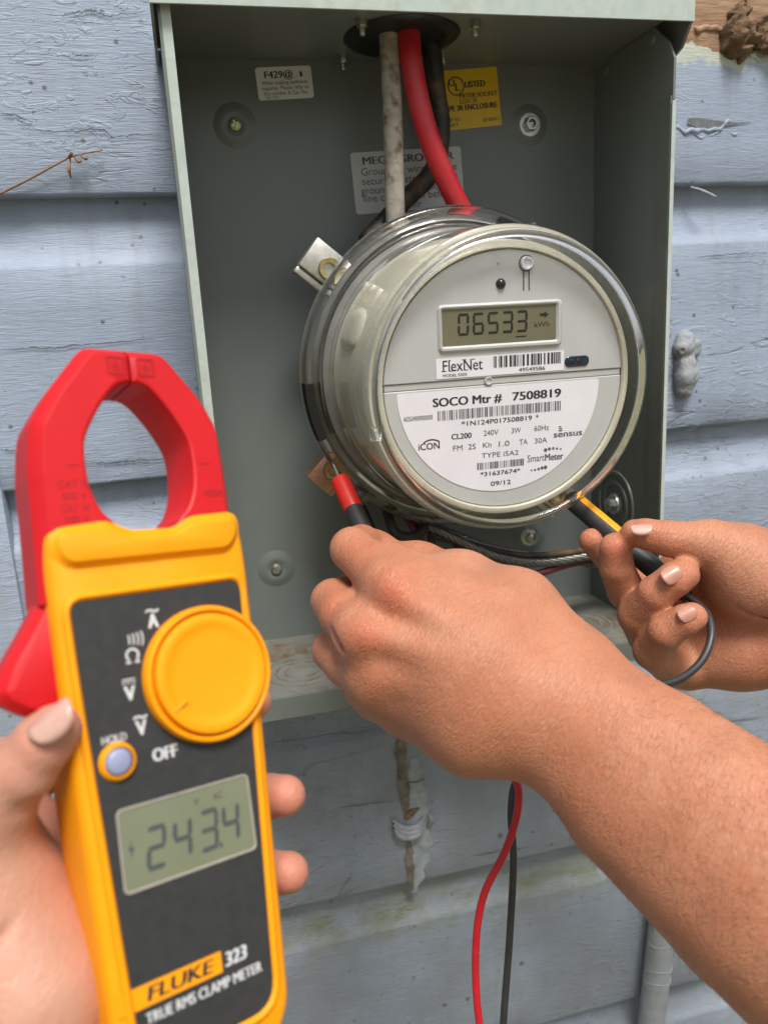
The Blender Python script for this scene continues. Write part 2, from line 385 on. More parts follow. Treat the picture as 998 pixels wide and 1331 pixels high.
M['red'] = plain('red_jaw_plastic', (.52, .005, .009), .5, 0, .05, 60, .06, 1800, .0002, .35)
M['panel'] = plain('charcoal_panel', (.028, .029, .03), .5, 0, .12, 300, .08, 2500, .0002, .4)
M['print'] = plain('light_grey_print', (.55, .56, .56), .5, 0, .1, 300)
M['hold'] = plain('lavender_grey_button', (.25, .28, .42), .4, 0, .06, 200)
M['bezel2'] = plain('pale_window_edge', (.32, .29, .25), .3, 0, .1, 200)
M['emboss'] = plain('deep_red_emboss', (.3, .002, .005), .45, 0, .1, 200)
M['probe_blk'] = plain('charcoal_grip', (.03, .03, .032), .5, 0, .2, 300, .1, 900)
M['lead_blk'] = plain('grey_black_lead', (.035, .036, .04), .42, 0, .2, 120)
M['lead_red'] = plain('red_lead', (.5, .008, .02), .38, 0, .1, 120)
M['probe_red'] = plain('red_grip', (.6, .02, .015), .4, 0, .1, 120)
M['pipe'] = plain('peeling_pipe_paint', (.3, .32, .34), .5, 0, .15, 40, .5, 120, .0012, .4, ((.2, .19, .16), .5, 40))
M['lump'] = plain('weathered_putty', (.27, .29, .315), .6, 0, .25, 90, .5, 350, .001, .3, ((.16, .12, .07), .6, 70))
M['mud'] = plain('dry_mud', (.16, .105, .065), .9, 0, .5, 120, .9, 300, .002, .1)
M['twig'] = plain('dry_stem', (.24, .13, .07), .7, 0, .3, 200, .3, 500)
M['stain'] = plain('brown_caulk', (.16, .14, .115), .8, 0, .4, 120, .7, 300, .001, .2)
M['skinA'] = skin_mat('tan_skin', (.38, .16, .088), (.465, .203, .114), (.53, .26, .158), 1600, (.3, .4, .6), .7)
M['skinB'] = skin_mat('pink_pale_skin', (.44, .22, .155), (.5, .265, .19), (.55, .315, .235), 1700, (.2, .1, .9), .35)
M['nail'] = plain('nail', (.42, .2, .14), .45, 0, .08, 200, 0, 800, .0004, .5, None, .2)
M['nail_pale'] = plain('pale_nail', (.5, .3, .24), .42, 0, .06, 200, 0, 800, .0004, .5, None, .3)
M['hair'] = plain('dark_arm_hair', (.06, .03, .018), .5, 0, .3, 300)
M['ground'] = plain('dry_grass_earth', (.16, .15, .085), .95, 0, .4, 3, .6, 40, .02, .2, ((.1, .12, .04), .7, 1.2))

# ------------------------------------------------------------------ lettering and print
CAPH = []
def text_mesh(s, x0, x1, y, h, z, bold=0.0, shear=0.0):
    if bold > 0:
        d = min(bold, .035)*h*4; ms = [text_mesh(s, x0+d*q, x1+d*q-d, y, h, z+5e-6*i, 0, shear) for i, q in enumerate((0, .5, 1))]
        bm = bmesh.new()
        for m_ in ms: bm.from_mesh(m_); bpy.data.meshes.remove(m_)
        me = bpy.data.meshes.new('lettering'); bm.to_mesh(me); bm.free(); return me
    if not CAPH: CAPH.append(1); CAPH[0] = cap_height()
    return text_plain(s, x0, x1, y, h, z, shear)
def cap_height():
    me = text_plain('H', 0, 1, 0, 1, 0, 0, True); v = max(p.co.y for p in me.vertices); bpy.data.meshes.remove(me); return v
def text_plain(s, x0, x1, y, h, z, shear=0.0, raw=False):
    """flat lettering fitted to x0..x1, baseline y, capital height h (metres)"""
    cu = bpy.data.curves.new('lettering', 'FONT'); cu.body = s; cu.size = 1; cu.resolution_u = 3; cu.fill_mode = 'FRONT'; cu.shear = shear
    o = bpy.data.objects.new('lettering', cu); col.objects.link(o)
    me = bpy.data.meshes.new_from_object(o); bpy.data.objects.remove(o); bpy.data.curves.remove(cu)
    n = len(me.vertices); a = np.zeros(n*3); me.vertices.foreach_get('co', a); a = a.reshape(-1, 3)
    mn, mx = a[:, 0].min(), a[:, 0].max()
    a[:, 0] = x0+(a[:, 0]-mn)/(mx-mn)*(x1-x0); a[:, 1] = y+a[:, 1]/(1 if raw else CAPH[0])*h; a[:, 2] = z
    me.vertices.foreach_set('co', a.ravel()); me.update(); return me
def put_text(s, x0, x1, y, h, z, mat, parent, bold=.0, shear=0.0, M4=None):
    me = text_mesh(s, x0, x1, y, h, z, bold, shear)
    o = obj('lettering', me, mat, parent)
    if M4 is not None: o.matrix_local = M4
    return o
def barcode(x0, x1, y0, y1, z, mat, parent, n=60, seed=1, M4=None):
    r = random.Random(seed); w = [r.choice((1, 1, 2, 3)) for _ in range(2*n)]; s = sum(w); x = x0; v = []; f = []
    for i, k in enumerate(w):
        d = (x1-x0)*k/s
        if i % 2 == 0:
            b = len(v); v += [(x, y0, z), (x+d, y0, z), (x+d, y1, z), (x, y1, z)]; f.append((b, b+1, b+2, b+3))
        x += d
    o = obj('barcode', mesh('barcode', v, f), mat, parent)
    if M4 is not None: o.matrix_local = M4
    return o
SEG = {'0': 'abcdef', '1': 'bc', '2': 'abged', '3': 'abgcd', '4': 'fgbc', '5': 'afgcd', '6': 'afgedc'}
def seg_digit(ch, x, y, w, h, t, z, lean=.0):
    v = []; f = []; g = t*.18
    hs = {'a': y+h-t/2, 'g': y+h/2, 'd': y+t/2}
    for s in SEG[ch]:
        if s in hs:
            yy = hs[s]; P = [(x+g+t*.1, yy), (x+t/2+g, yy+t/2), (x+w-t/2-g, yy+t/2), (x+w-g-t*.1, yy), (x+w-t/2-g, yy-t/2), (x+t/2+g, yy-t/2)]
        else:
            xx = x+t/2 if s in 'fe' else x+w-t/2; lo, hi = (y+h/2, y+h-t/2) if s in 'fb' else (y+t/2, y+h/2)
            P = [(xx, lo+g), (xx+t/2, lo+t/2+g), (xx+t/2, hi-t/2-g), (xx, hi-g), (xx-t/2, hi-t/2-g), (xx-t/2, lo+t/2+g)]
        b = len(v); v += [(p[0]+lean*(p[1]-y), p[1], z) for p in P]; f.append(tuple(range(b, b+6)))
    return v, f

# ------------------------------------------------------------------ ground
g = obj('ground', mesh('ground', [(-300, -300, -1.3), (300, -300, -1.3), (300, 300, -1.3), (-300, 300, -1.3)], [(0, 1, 2, 3)]), M['ground'])
g['kind'] = 'structure'

# ------------------------------------------------------------------ siding wall
Z0, PITCH = .1859, .1895
wall = empty('siding_wall', Matrix.Translation((0, 0, -1.3)))
tag(wall, 'blue-grey painted cove siding house wall behind the grey meter box', 'wall')
def vnoise(x, s):
    return math.sin(x*3.1*s+1.3)*.5+math.sin(x*7.7*s+.4)*.3+math.sin(x*17.3*s+2.2)*.2
def board_mesh(k, xa=-1.7, xb=1.9):
    zb = Z0-k*PITCH; prof = [(.016, zb), (.002, zb), (.0006, zb+.0006), (0, zb+.002)]
    flat_top = zb+PITCH-.043
    prof += [(0, zb+.002+(flat_top-zb-.002)*i/5) for i in range(1, 6)]
    prof[-1] = (0, flat_top-.002); prof.append((.0008, flat_top))
    for i in range(1, 8):
        a = i/7*math.pi/2; prof.append((.0008+.0115*math.sin(a), flat_top+.002+.041*(1-math.cos(a))))
    prof.append((.0126, zb+PITCH+.008))
    nx = 180; v = []; f = []; m = len(prof)
    for i in range(nx+1):
        x = xa+(xb-xa)*i/nx
        for j, (y, z) in enumerate(prof):
            w = .0007*vnoise(x*9+k*5, 1) if j < 4 else .0004*vnoise(x*5+k, 1)
            v.append((x, y+.0005*vnoise(x*6+k*2+j*.3, 1), z+w+1.3))
    for i in range(nx):
        for j in range(m-1): f.append((i*m+j, (i+1)*m+j, (i+1)*m+j+1, i*m+j+1))
    return mesh('board', v, f, True)
for k in range(-6, 9):
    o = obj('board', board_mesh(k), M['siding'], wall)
sx = Wy(17, 720, -.003)[0]; stz = Wy(0, 590, -.003)[2]
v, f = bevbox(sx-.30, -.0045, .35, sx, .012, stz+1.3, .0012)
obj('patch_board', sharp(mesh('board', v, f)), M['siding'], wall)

# ------------------------------------------------------------------ meter box (open enclosure)
XL, XR, ZT, ZV, ZB, ZF, D = -.1409, .1638, .2665, .2605, -.1511, -.137, .1015
BX = (XL+XR)/2; BASE = np.array([BX, 0, ZB])
mbox = empty('meter_box', Matrix.Translation(BASE))
tag(mbox, 'open grey-green sheet metal meter enclosure mounted on the siding', 'electrical box')
def L(p): return tuple(np.array(p, float)-BASE)
def lbox(x0, y0, z0, x1, y1, z1): 
    a = L((x0, y0, z0)); b = L((x1, y1, z1)); return box(*a, *b)
YB = -.0030                                   # front face of the back panel
T = .0016
obj('back_panel', mesh('back_panel', *lbox(XL+T, YB, ZB+.001, XR-T, -.0012, ZT)), M['enc'], mbox)
# side panels are plates with a cut notch near the top front corner
def side_panel(x0, x1, notch):
    o = [(-D, ZB+.0002), (-.0012, ZB+.0002), (-.0012, ZT-.0005), (-D+.022, ZT-.0005), (-D+.006, ZT-.014), (-D, ZT-.024)]
    if not notch: o = o[:3]+[(-D, ZT-.0005)]
    if notch:
        zc = Wy(878, 142, -D)[2]
        o += [(-D, zc+.006), (-D+.004, zc+.0035), (-D+.0065, zc-.002), (-D+.004, zc-.005), (-D, zc-.0055)]
    P = [L((x0, p[0], p[1])) for p in o]; Q = [L((x1, p[0], p[1])) for p in o]; n = len(o)
    fc = [tuple(range(n)), tuple(range(2*n-1, n-1, -1))]+[(i, n+i, n+(i+1) % n, (i+1) % n) for i in range(n)]
    return sharp(mesh('side_panel', P+Q, fc), 20)
obj('side_panel', side_panel(XL, XL+T, False), M['enc'], mbox)
obj('side_panel', side_panel(XR-T, XR, True), M['enc'], mbox)
# front flanges: the pale folded edges
zlo = ZB+.006
obj('front_flange', mesh('front_flange', *join(lbox(XL+T, -D+.0001, zlo, XL+.0066, -D+.0016, ZT-.003), lbox(XL+.0056, -D+.0016, zlo, XL+.0066, -D+.008, ZT-.003))), M['enc_edge'], mbox)
obj('front_flange', mesh('front_flange', *lbox(XR-T-.0010, -D+.0008, zlo, XR-T, -D+.0165, ZT-.045)), M['enc_out'], mbox)
obj('edge_strip', mesh('edge_strip', *lbox(XR-T-.0006, -D-.0007, zlo, XR+.0004, -D-.0001, ZT-.048)), M['enc_edge'], mbox)
# roof with drip visor
obj('top_panel', mesh('top_panel', *lbox(XL+T, -D, ZT, XR-T, -.0012, ZT+T)), M['enc'], mbox)
vz = ZV+.0135
hv = join(lbox(XL-.0035, -D-.0062, ZV, XR+.0075, -D-.0046, vz), lbox(XL-.0035, -D-.0046, vz-.0016, XR+.0075, -.001, vz-.0001))
hood = obj('hood', mesh('hood', *hv), M['enc_edge'], mbox)
for xa, xb in ((XL-.0035, XL-.0019), (XR+.0059, XR+.0075)):
    o = [(-D-.0046, vz-.0018), (-D-.0046, ZV+.0004), (-D+.004, ZV-.011), (-D+.012, ZV-.014), (-.05, ZV-.004), (-.0012, ZV+.002), (-.0012, vz-.0018)]
    P = [L((xa, *p)) for p in o]; Q = [L((xb, *p)) for p in o]; n = len(o)
    obj('hood_end', sharp(mesh('hood_end', P+Q, [tuple(range(n)), tuple(range(2*n-1, n-1, -1))]+[(i, n+i, n+(i+1) % n, (i+1) % n) for i in range(n)])), M['enc'], hood)
# floor tray with front lip
fl = join(lbox(XL+T, -D+.0012, ZF-T, XR-T, -.0031, ZF), lbox(XL-.0002, -D-.0011, ZB, XR+.0002, -D+.0011, ZF+.0003))
floor = obj('floor_tray', mesh('floor_tray', *fl), M['enc_floor'], mbox)
obj('front_lip', mesh('front_lip', *lbox(XL-.0006, -D-.0027, ZB-.0004, XR+.0006, -D-.0012, ZF+.0001)), M['enc_out'], mbox)
def knock(px, py, r, nrm='z'):
    p = Wa(px, py, 2, ZF); v = []; f = []
    parts = []
    for rr in (r, r*.72, r*.45):
        parts.append(lathe([(rr-.0011, -.0003), (rr-.0007, .0007), (rr+.0007, .0007), (rr+.0011, -.0003)], 40))
    o = obj('knockout', sharp(mesh('knockout', *join(*parts)), 60), M['enc_floor'], floor); o.location = L(p)
knock(392, 872, .024); knock(748, 812, .026); knock(570, 850, .026)
# screws on the back panel, each in a pressed dimple
def head_mesh(kind):
    if kind == 'phillips':
        parts = [lathe([(.0001, .0024), (.0022, .0023), (.0037, .0017), (.0045, .0004), (.0045, -.001)], 24)]
        for a in (0.4, 0.4+math.pi/2):
            c, s = math.cos(a), math.sin(a); b = box(-.0026, -.0006, .0018, .0026, .0006, .0027); parts.append(([(x*c-y*s, x*s+y*c, z) for x, y, z in b[0]], b[1]))
        return sharp(mesh('screw', *join(*parts)))
    hexo = [(.0052*math.cos(math.pi/3*i), .0052*math.sin(math.pi/3*i)) for i in range(6)]
    return sharp(mesh('screw', *join(prism(hexo, [(0, .0005), (0, .0045), (-.0006, .0052)]), lathe([(.0001, .0062), (.002, .006), (.003, .0052)], 20), lathe([(.0001, .0012), (.0078, .001), (.0082, 0)], 28))))
HM = {k: head_mesh(k) for k in ('phillips', 'hex')}
face_m = Matrix(((1, 0, 0, 0), (0, 0, -1, 0), (0, 1, 0, 0), (0, 0, 0, 1)))       # local z -> toward the viewer (-Y)
dimple_me = sharp(mesh('dimple', *lathe([(.0150, -.0002), (.0125, .0005), (.0100, .0013), (.0078, .0017), (.0064, .0016), (.0054, .0010), (.0001, .0009)], 40)), 50)
for px, py, kind, mt in ((306, 161, 'phillips', 'greenzinc'), (690, 161, 'hex', 'zinc'), (360, 741, 'phillips', 'zinc'), (690, 698, 'hex', 'zinc')):
    p = np.array(L(Wy(px, py, YB-.004)))
    d = obj('dimple', dimple_me, M['enc'], mbox); d.matrix_local = Matrix.Translation((p[0], YB, p[2])) @ face_m
    me = HM[kind].copy(); s = obj('screw', me, M[mt], d); s.matrix_local = Matrix.Translation((0, 0, .0010))
# concentric knockout and rivets on the right side panel
p = L(Wa(800, 655, 0, XR-T))
kn = obj('knockout', sharp(mesh('knockout', *join(*[lathe([(r-.0016, -.0002), (r-.001, .0013), (r+.001, .0013), (r+.0016, -.0002)], 40) for r in (.0245, .0165)], lathe([(.0001, .003), (.006, .003), (.0085, .001), (.009, 0)], 30))), 50), M['enc'], mbox)
side_m = Matrix(((0, 0, -1, 0), (1, 0, 0, 0), (0, -1, 0, 0), (0, 0, 0, 1)))
kn.matrix_local = Matrix.Translation((XR-T-BX, p[1], p[2])) @ side_m
sc_ = obj('screw', HM['hex'].copy(), M['zinc'], kn); sc_.matrix_local = Matrix.Translation((0, 0, .002))
rv = sharp(mesh('rivet', *lathe([(.0001, .0013), (.002, .0012), (.0034, .0004), (.0036, 0)], 20)))
for px, py in ((848, 50), (787, 90)):
    q = L(Wa(px, py, 0, XR-T)); o = obj('rivet', rv, M['enc'], mbox); o.matrix_local = Matrix.Translation((XR-T-BX, q[1], q[2])) @ side_m
# conduit hub in the roof of the box
hc = Wa(527, 40, 2, ZT); HUBY = -.052; hc = np.array([hc[0], HUBY, ZT])
hub = obj('conduit_hub', sharp(mesh('conduit_hub', *lathe([(.024, .0004), (.0245, -.001), (.028, -.0026), (.034, -.0022), (.0362, -.0004)], 56)), 50), M['rubber'], mbox); hub.location = L(hc)
h2 = obj('hub_bore', mesh('hub_bore', *disc(.0262, -.0006)), M['rubber'], hub)
riser = obj('riser_conduit', sharp(mesh('riser_conduit', *join(lathe([(.030, .0092), (.034, .0092), (.034, .03), (.030, .032), (.030, .42)], 40), lathe([(.0262, .42), (.0262, .0092)], 40))), 40), M['enc_out'], hub)
stud = sharp(mesh('stud', *join(lathe([(.0001, -.009), (.0016, -.009), (.0018, -.0085), (.0018, 0)], 12), lathe([(.0001, -.0045), (.0032, -.0045), (.0034, -.004), (.0034, 0)], 6))), 25)
for px, py in ((470, 30), (617, 32), (445, 78), (573, 80)):
    q = Wa(px, py-6, 2, ZT); q[1] = max(q[1], -D+.006); q[1] = min(q[1], -.006)
    o = obj('stud', stud, M['zinc'], mbox); o.location = L(q)
# stickers: flat paper on the back panel
def sticker(corners, mt, y=YB-.0002, name='sticker', rc=.002):
    P = [Wy(px, py, y) for px, py in corners]       # TL TR BR BL
    c = sum(P)/4; u = (P[1]-P[0])+(P[2]-P[3]); u /= np.linalg.norm(u); u[1] = 0; u /= np.linalg.norm(u); v = np.cross(np.array([0, -1., 0]), u)
    w = (np.linalg.norm(P[1]-P[0])+np.linalg.norm(P[2]-P[3]))/2; h = (np.linalg.norm(P[3]-P[0])+np.linalg.norm(P[2]-P[1]))/2
    s = obj(name, mesh('sticker', *prism(rrect(-w/2, -h/2, w/2, h/2, rc), [(0, 0), (0, .00015)])), mt, mbox)
    s.matrix_local = frame4(L(c), u, v, np.array([0, -1., 0])); return s, w, h
def lines(s, w, h, rows, mt, z=.0003):
    for txt, fx0, fx1, fy, fh, b in rows: put_text(txt, (fx0-.5)*w, (fx1-.5)*w, (fy-.5)*h, fh*h, z, mt, s, b)
s, w, h = sticker([(332, 88), (404, 85), (408, 127), (336, 131)], M['white_paper'])
s['label'] = 'small white sticker with black printed code'
lines(s, w, h, [('F429@', .15, .66, .66, .21, .02), ('1', .79, .83, .67, .16, 0), ('When making technical', .08, .9, .46, .12, 0), ('inquiries. Please refer to', .08, .92, .3, .12, 0), ('this number & Cat. No.', .1, .9, .14, .12, 0), ('561733', .12, .36, .03, .08, 0)], M['ink'])
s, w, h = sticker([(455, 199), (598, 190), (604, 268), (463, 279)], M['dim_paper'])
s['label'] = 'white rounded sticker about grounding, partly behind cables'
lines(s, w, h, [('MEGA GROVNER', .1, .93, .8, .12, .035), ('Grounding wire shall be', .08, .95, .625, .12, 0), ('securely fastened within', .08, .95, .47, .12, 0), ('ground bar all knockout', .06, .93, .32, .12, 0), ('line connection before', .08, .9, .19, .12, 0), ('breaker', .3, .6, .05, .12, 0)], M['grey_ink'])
s, w, h = sticker([(569, 92), (646, 87), (651, 162), (576, 171)], M['yellow_paper'], rc=.0004)
s['label'] = 'yellow certification sticker with black print'
lines(s, w, h, [('LISTED', .43, .78, .69, .1, .035), ('METER SOCKET', .32, .97, .52, .075, .02), ('E23015R', .32, .62, .43, .07, 0), ('TYPE 3R ENCLOSURE', .0, .95, .315, .09, .03), ('ISSUE NO.', .02, .3, .14, .065, 0), ('C-497', .02, .25, .05, .06, 0), ('00-45867-1', .68, .96, .09, .06, 0)], M['ink'])
rg = obj('emblem', mesh('emblem', *lathe([(.0053, .0003), (.0061, .0003)], 40)), M['ink'], s); rg.location = (-.22*w, .23*h, 0)
put_text('U', -.34*w, -.235*w, .235*h, .105*h, .0003, M['ink'], s, .02); put_text('L', -.235*w, -.15*w, .15*h, .12*h, .0003, M['ink'], s, .02)
# socket block behind the meter and its lugs
MX, MZ = .0268, .0581
skt = obj('socket_block', sharp(mesh('socket_block', *join(*[xf(bevbox(*a), Matrix.Identity(4)) for a in (
    (*L((MX-.06, -.050, MZ+.012)), *L((MX+.06, YB-.0005, MZ+.055))), (*L((MX-.06, -.050, MZ-.055)), *L((MX+.06, YB-.0005, MZ-.012))), (*L((MX-.03, -.03, MZ-.0119)), *L((MX+.03, YB-.0005, MZ+.0119))))]))), M['meter_base'], mbox)
def lug(px, py, y, ang, mt, sc=1.0):
    p = L(Wy(px, py, y)); o = obj('lug', sharp(mesh('lug', *join(bevbox(-.014*sc, -.0105*sc, -.014, .014*sc, .0105*sc, 0, .0012), bevbox(-.014*sc, -.0155*sc, -.014, .014*sc, -.0108*sc, -.003, .0012)))), mt, mbox)
    o.matrix_local = Matrix.Translation(p) @ face_m @ Matrix.Rotation(ang, 4, 'Z')
    s = obj('lug_screw', sharp(mesh('lug_screw', *join(lathe([(.0001, -.002), (.0036, -.002), (.0038, .0012), (.0064, .0014), (.007, .0006), (.007, -.001)], 28)))), M['brass'], o); s.location = (.003*sc, -.001, .0012)
    return o
lug(424, 344, -.062, math.radians(-40), M['lug']); lug(428, 613, -.058, math.radians(45), M['copper'], .9)
lug(MX*0+760, 400, -.05, math.radians(40), M['lug']); lug(720, 640, -.05, math.radians(-40), M['lug'])

# ------------------------------------------------------------------ service cables
def cable(name, pts, r, mt, label, group=None, n=18):
    o = obj(name, mesh(name, *tube([Wy(*p) for p in pts], r, n, 10), True), mt)
    tag(o, label, 'cable', group); return o
cable('service_cable', [(499, -60, -.052), (504, 20, -.054), (509, 120, -.057), (512, 210, -.058), (515, 300, -.056), (525, 360, -.05)], .0062, M['cable_white'], 'thick dirty white cable hanging from the hub beside the red one')
cable('service_cable', [(525, -60, -.056), (530, 20, -.058), (536, 90, -.062), (556, 175, -.064), (590, 255, -.062), (630, 330, -.055)], .0069, M['cable_red'], 'thick red cable curving down behind the round meter')
cable('service_cable', [(553, -60, -.040), (557, 20, -.040), (566, 110, -.036), (573, 170, -.034), (562, 222, -.032), (522, 264, -.036), (475, 315, -.042)], .0062, M['cable_black'], 'thick dusty black cable behind the red cable')
# loose wires below the meter
def strand_rope(pts, r, rs, turns, name, mt, label):
    Q = crom([Wy(*p) for p in pts], 14); parts = []
    for k in range(4):
        R_ = []
        for i, q in enumerate(Q):
            Tn = Q[min(i+1, len(Q)-1)]-Q[max(i-1, 0)]; Tn /= np.linalg.norm(Tn); A = np.cross(Tn, [0, 1, 0]); A /= np.linalg.norm(A); B = np.cross(Tn, A)
            a = 2*math.pi*(turns*i/len(Q)+k/4); R_.append(q+r*(math.cos(a)*A+math.sin(a)*B))
        parts.append(tube(R_, rs, 8, 1, True, False))
    o = obj(name, mesh(name, *join(*parts), True), mt); tag(o, label, 'wire'); return o
strand_rope([(520, 668, -.05), (575, 692, -.06), (640, 722, -.066), (700, 732, -.066), (772, 722, -.064), (830, 712, -.056)], .0016, .0017, 9, 'stranded_wire', M['strand'], 'bare twisted aluminium wire running to the right below the meter')
strand_rope([(560, 682, -.045), (640, 712, -.05), (720, 726, -.052), (785, 738, -.05), (850, 760, -.045)], .0013, .0014, 8, 'stranded_wire', M['strand'], 'second bare aluminium strand crossing just below the thicker twisted one')
cable('loose_wire', [(590, 705, -.04), (650, 752, -.062), (690, 748, -.066), (740, 733, -.06), (800, 720, -.05)], .0028, M['maroon'], 'maroon insulated wire below the bare strands')
cable('loose_wire', [(600, 650, -.04), (560, 690, -.055), (600, 705, -.058), (680, 722, -.056), (760, 715, -.05), (820, 700, -.04)], .0026, M['cable_black'], 'dusty black wire running along the bare strands to the right')
cable('loose_wire', [(455, 640, -.045), (478, 690, -.062), (500, 712, -.064), (530, 735, -.05), (600, 760, -.04), (660, 740, -.04)], .0036, M['cable_black'], 'black wire bending from the red probe toward the box floor')
cable('loose_wire', [(500, 655, -.05), (512, 690, -.068), (530, 698, -.07), (548, 690, -.066), (556, 660, -.05)], .0036, M['cable_black'], 'short black wire loop tight under the clear meter flange')
cable('loose_wire', [(470, 660, -.05), (490, 700, -.07), (515, 715, -.072), (540, 700, -.06), (548, 665, -.05)], .0033, M['cable_black'], 'black wire looping under the meter rim beside the red probe')
cable('loose_wire', [(520, 660, -.045), (545, 700, -.062), (565, 745, -.05), (560, 690, -.04), (575, 655, -.04)], .0029, M['maroon'], 'dark maroon wire looping under the meter rim')

# ------------------------------------------------------------------ electricity meter
ma, mb = .0057, -.0242
mn = np.array([math.sin(ma)*math.cos(mb), -math.cos(ma)*math.cos(mb), math.sin(mb)]); mu = np.cross([0, 0, 1], -mn)*-1
mu = np.array([-mn[1], mn[0], 0]); mu /= np.linalg.norm(mu); mv = np.cross(mn, mu)
MO = np.array([.0268, -.1676, .0581])
meter = empty('electricity_meter', frame4(MO, mu, mv, mn))
tag(meter, 'round electricity meter with clear cover and digital readout in the open box', 'electric meter')
k_ = .001
def mm(*a): return [x*.001 for x in a]
ZFACE = -.011
base = obj('base', sharp(mesh('base', *join(lathe([(.0001, -.0975), (.088, -.0975), (.0905, -.0965), (.0905, -.091), (.086, -.0895), (.0001, -.0895)], 96), lathe([(.0001, -.116), (.062, -.116), (.062, -.0977)], 48)))), M['meter_base'], meter)
shroud = obj('shroud', sharp(mesh('shroud', *lathe([(.0715, -.0118), (.0722, -.0098), (.0738, -.0098), (.0752, -.0105), (.0768, -.0150), (.0785, -.03), (.0805, -.05), (.0825, -.08), (.084, -.0885)], 120)), 30), M['shroud'], meter)
# raised pad and white tag on the side of the shroud
def on_shroud(a0, a1, z0, z1, off, n=12, m=6, rnd=0):
    v = []; f = []
    for i in range(n+1):
        for j in range(m+1):
            s, t_ = i/n*2-1, j/m*2-1
            if rnd:
                s2 = s*math.sqrt(max(0, 1-t_*t_*rnd/2)); t2 = t_*math.sqrt(max(0, 1-s*s*rnd/2)); 
            else: s2, t2 = s, t_
            a = (a0+a1)/2+(a1-a0)/2*s2; z = (z0+z1)/2+(z1-z0)/2*t2
            r = np.interp(-z, [.0105, .015, .03, .05, .08, .0885], [.0752, .0768, .0785, .0805, .0825, .084])+off*(1 if not rnd else (1-max(abs(s), abs(t_))**4))
            v.append((r*math.cos(a), r*math.sin(a), z))
    for i in range(n):
        for j in range(m): f.append((i*(m+1)+j, (i+1)*(m+1)+j, (i+1)*(m+1)+j+1, i*(m+1)+j+1))
    return v, f
obj('thumb_pad', mesh('thumb_pad', *on_shroud(math.radians(147), math.radians(166), -.083, -.046, .0036, 20, 14, .9), True), M['shroud'], shroud)
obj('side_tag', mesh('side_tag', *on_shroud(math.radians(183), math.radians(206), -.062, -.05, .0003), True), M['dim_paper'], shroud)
# clear moulded cover: shell, thick front rim, flange rings
obj('cover', mesh('cover', *join(lathe([(.0925, -.0905), (.0895, -.0885), (.0878, -.084), (.0868, -.06), (.0856, -.03), (.0845, -.012), (.0828, -.005)], 128)), True), M['cover'], meter)
obj('lens', mesh('lens', *disc(.0765, -.0004, 96)), M['lens'], meter)
obj('front_rim', sharp(mesh('front_rim', *lathe([(.0765, -.0004), (.0773, .0006), (.0788, .0012), (.0803, .0008), (.0812, -.0006), (.0814, -.0022), (.0826, -.0036), (.0836, -.0056), (.084, -.0078), (.0828, -.005), (.0806, -.0042), (.0785, -.0036), (.0768, -.0026)], 160, True)), 70), M['rim'], meter)
fl_prof = [(.0925, -.0905), (.0958, -.0895), (.0972, -.0905), (.0984, -.0905), (.0992, -.089), (.1010, -.0885), (.1024, -.089), (.1036, -.091), (.104, -.0935), (.1042, -.0975), (.1034, -.0985), (.101, -.0985), (.0965, -.096), (.0925, -.0945)]
fl_o = obj('flange', sharp(mesh('flange', *lathe(fl_prof, 160, True)), 70), M['ring'], meter)
obj('gasket', mesh('gasket', *lathe([(.0905, -.0948), (.0945, -.0975), (.0985, -.0995), (.0985, -.1025), (.0905, -.1)], 96, True), True), M['meter_base'], meter)
def arc_block(a0, a1, r0, r1, z0, z1, n=10):
    v = []; f = []
    for i in range(n+1):
        a = a0+(a1-a0)*i/n
        for r, z in ((r0, z0), (r1, z0), (r1, z1), (r0, z1)): v.append((r*math.cos(a), r*math.sin(a), z))
    for i in range(n):
        for k in range(4): f.append((i*4+k, i*4+(k+1) % 4, (i+1)*4+(k+1) % 4, (i+1)*4+k))
    f += [(0, 1, 2, 3), tuple(n*4+k for k in (3, 2, 1, 0))]; return v, f
obj('locking_tab', sharp(mesh('locking_tab', *arc_block(math.radians(180), math.radians(201), .0975, .1026, -.0962, -.0868))), M['port'], fl_o)
obj('locking_tab', sharp(mesh('locking_tab', *arc_block(math.radians(62), math.radians(73), .096, .1, -.0965, -.088))), M['port'], fl_o)
obj('rim_lug', sharp(mesh('rim_lug', *xf(bevbox(-.0035, -.0035, -.003, .0025, .0035, .0018, .0008), Matrix.Translation((-.0788, -.0205, 0))))), M['rim'], meter)
for a in (226, 229, 60, 118):
    a = math.radians(a); o = obj('rim_lug', sharp(mesh('rim_lug', *bevbox(-.0022, -.0016, -.004, .0022, .0016, .002, .0005))), M['flange'], meter); o.matrix_local = Matrix.Translation((.1035*math.cos(a), .1035*math.sin(a), -.09)) @ Matrix.Rotation(a, 4, 'Z')
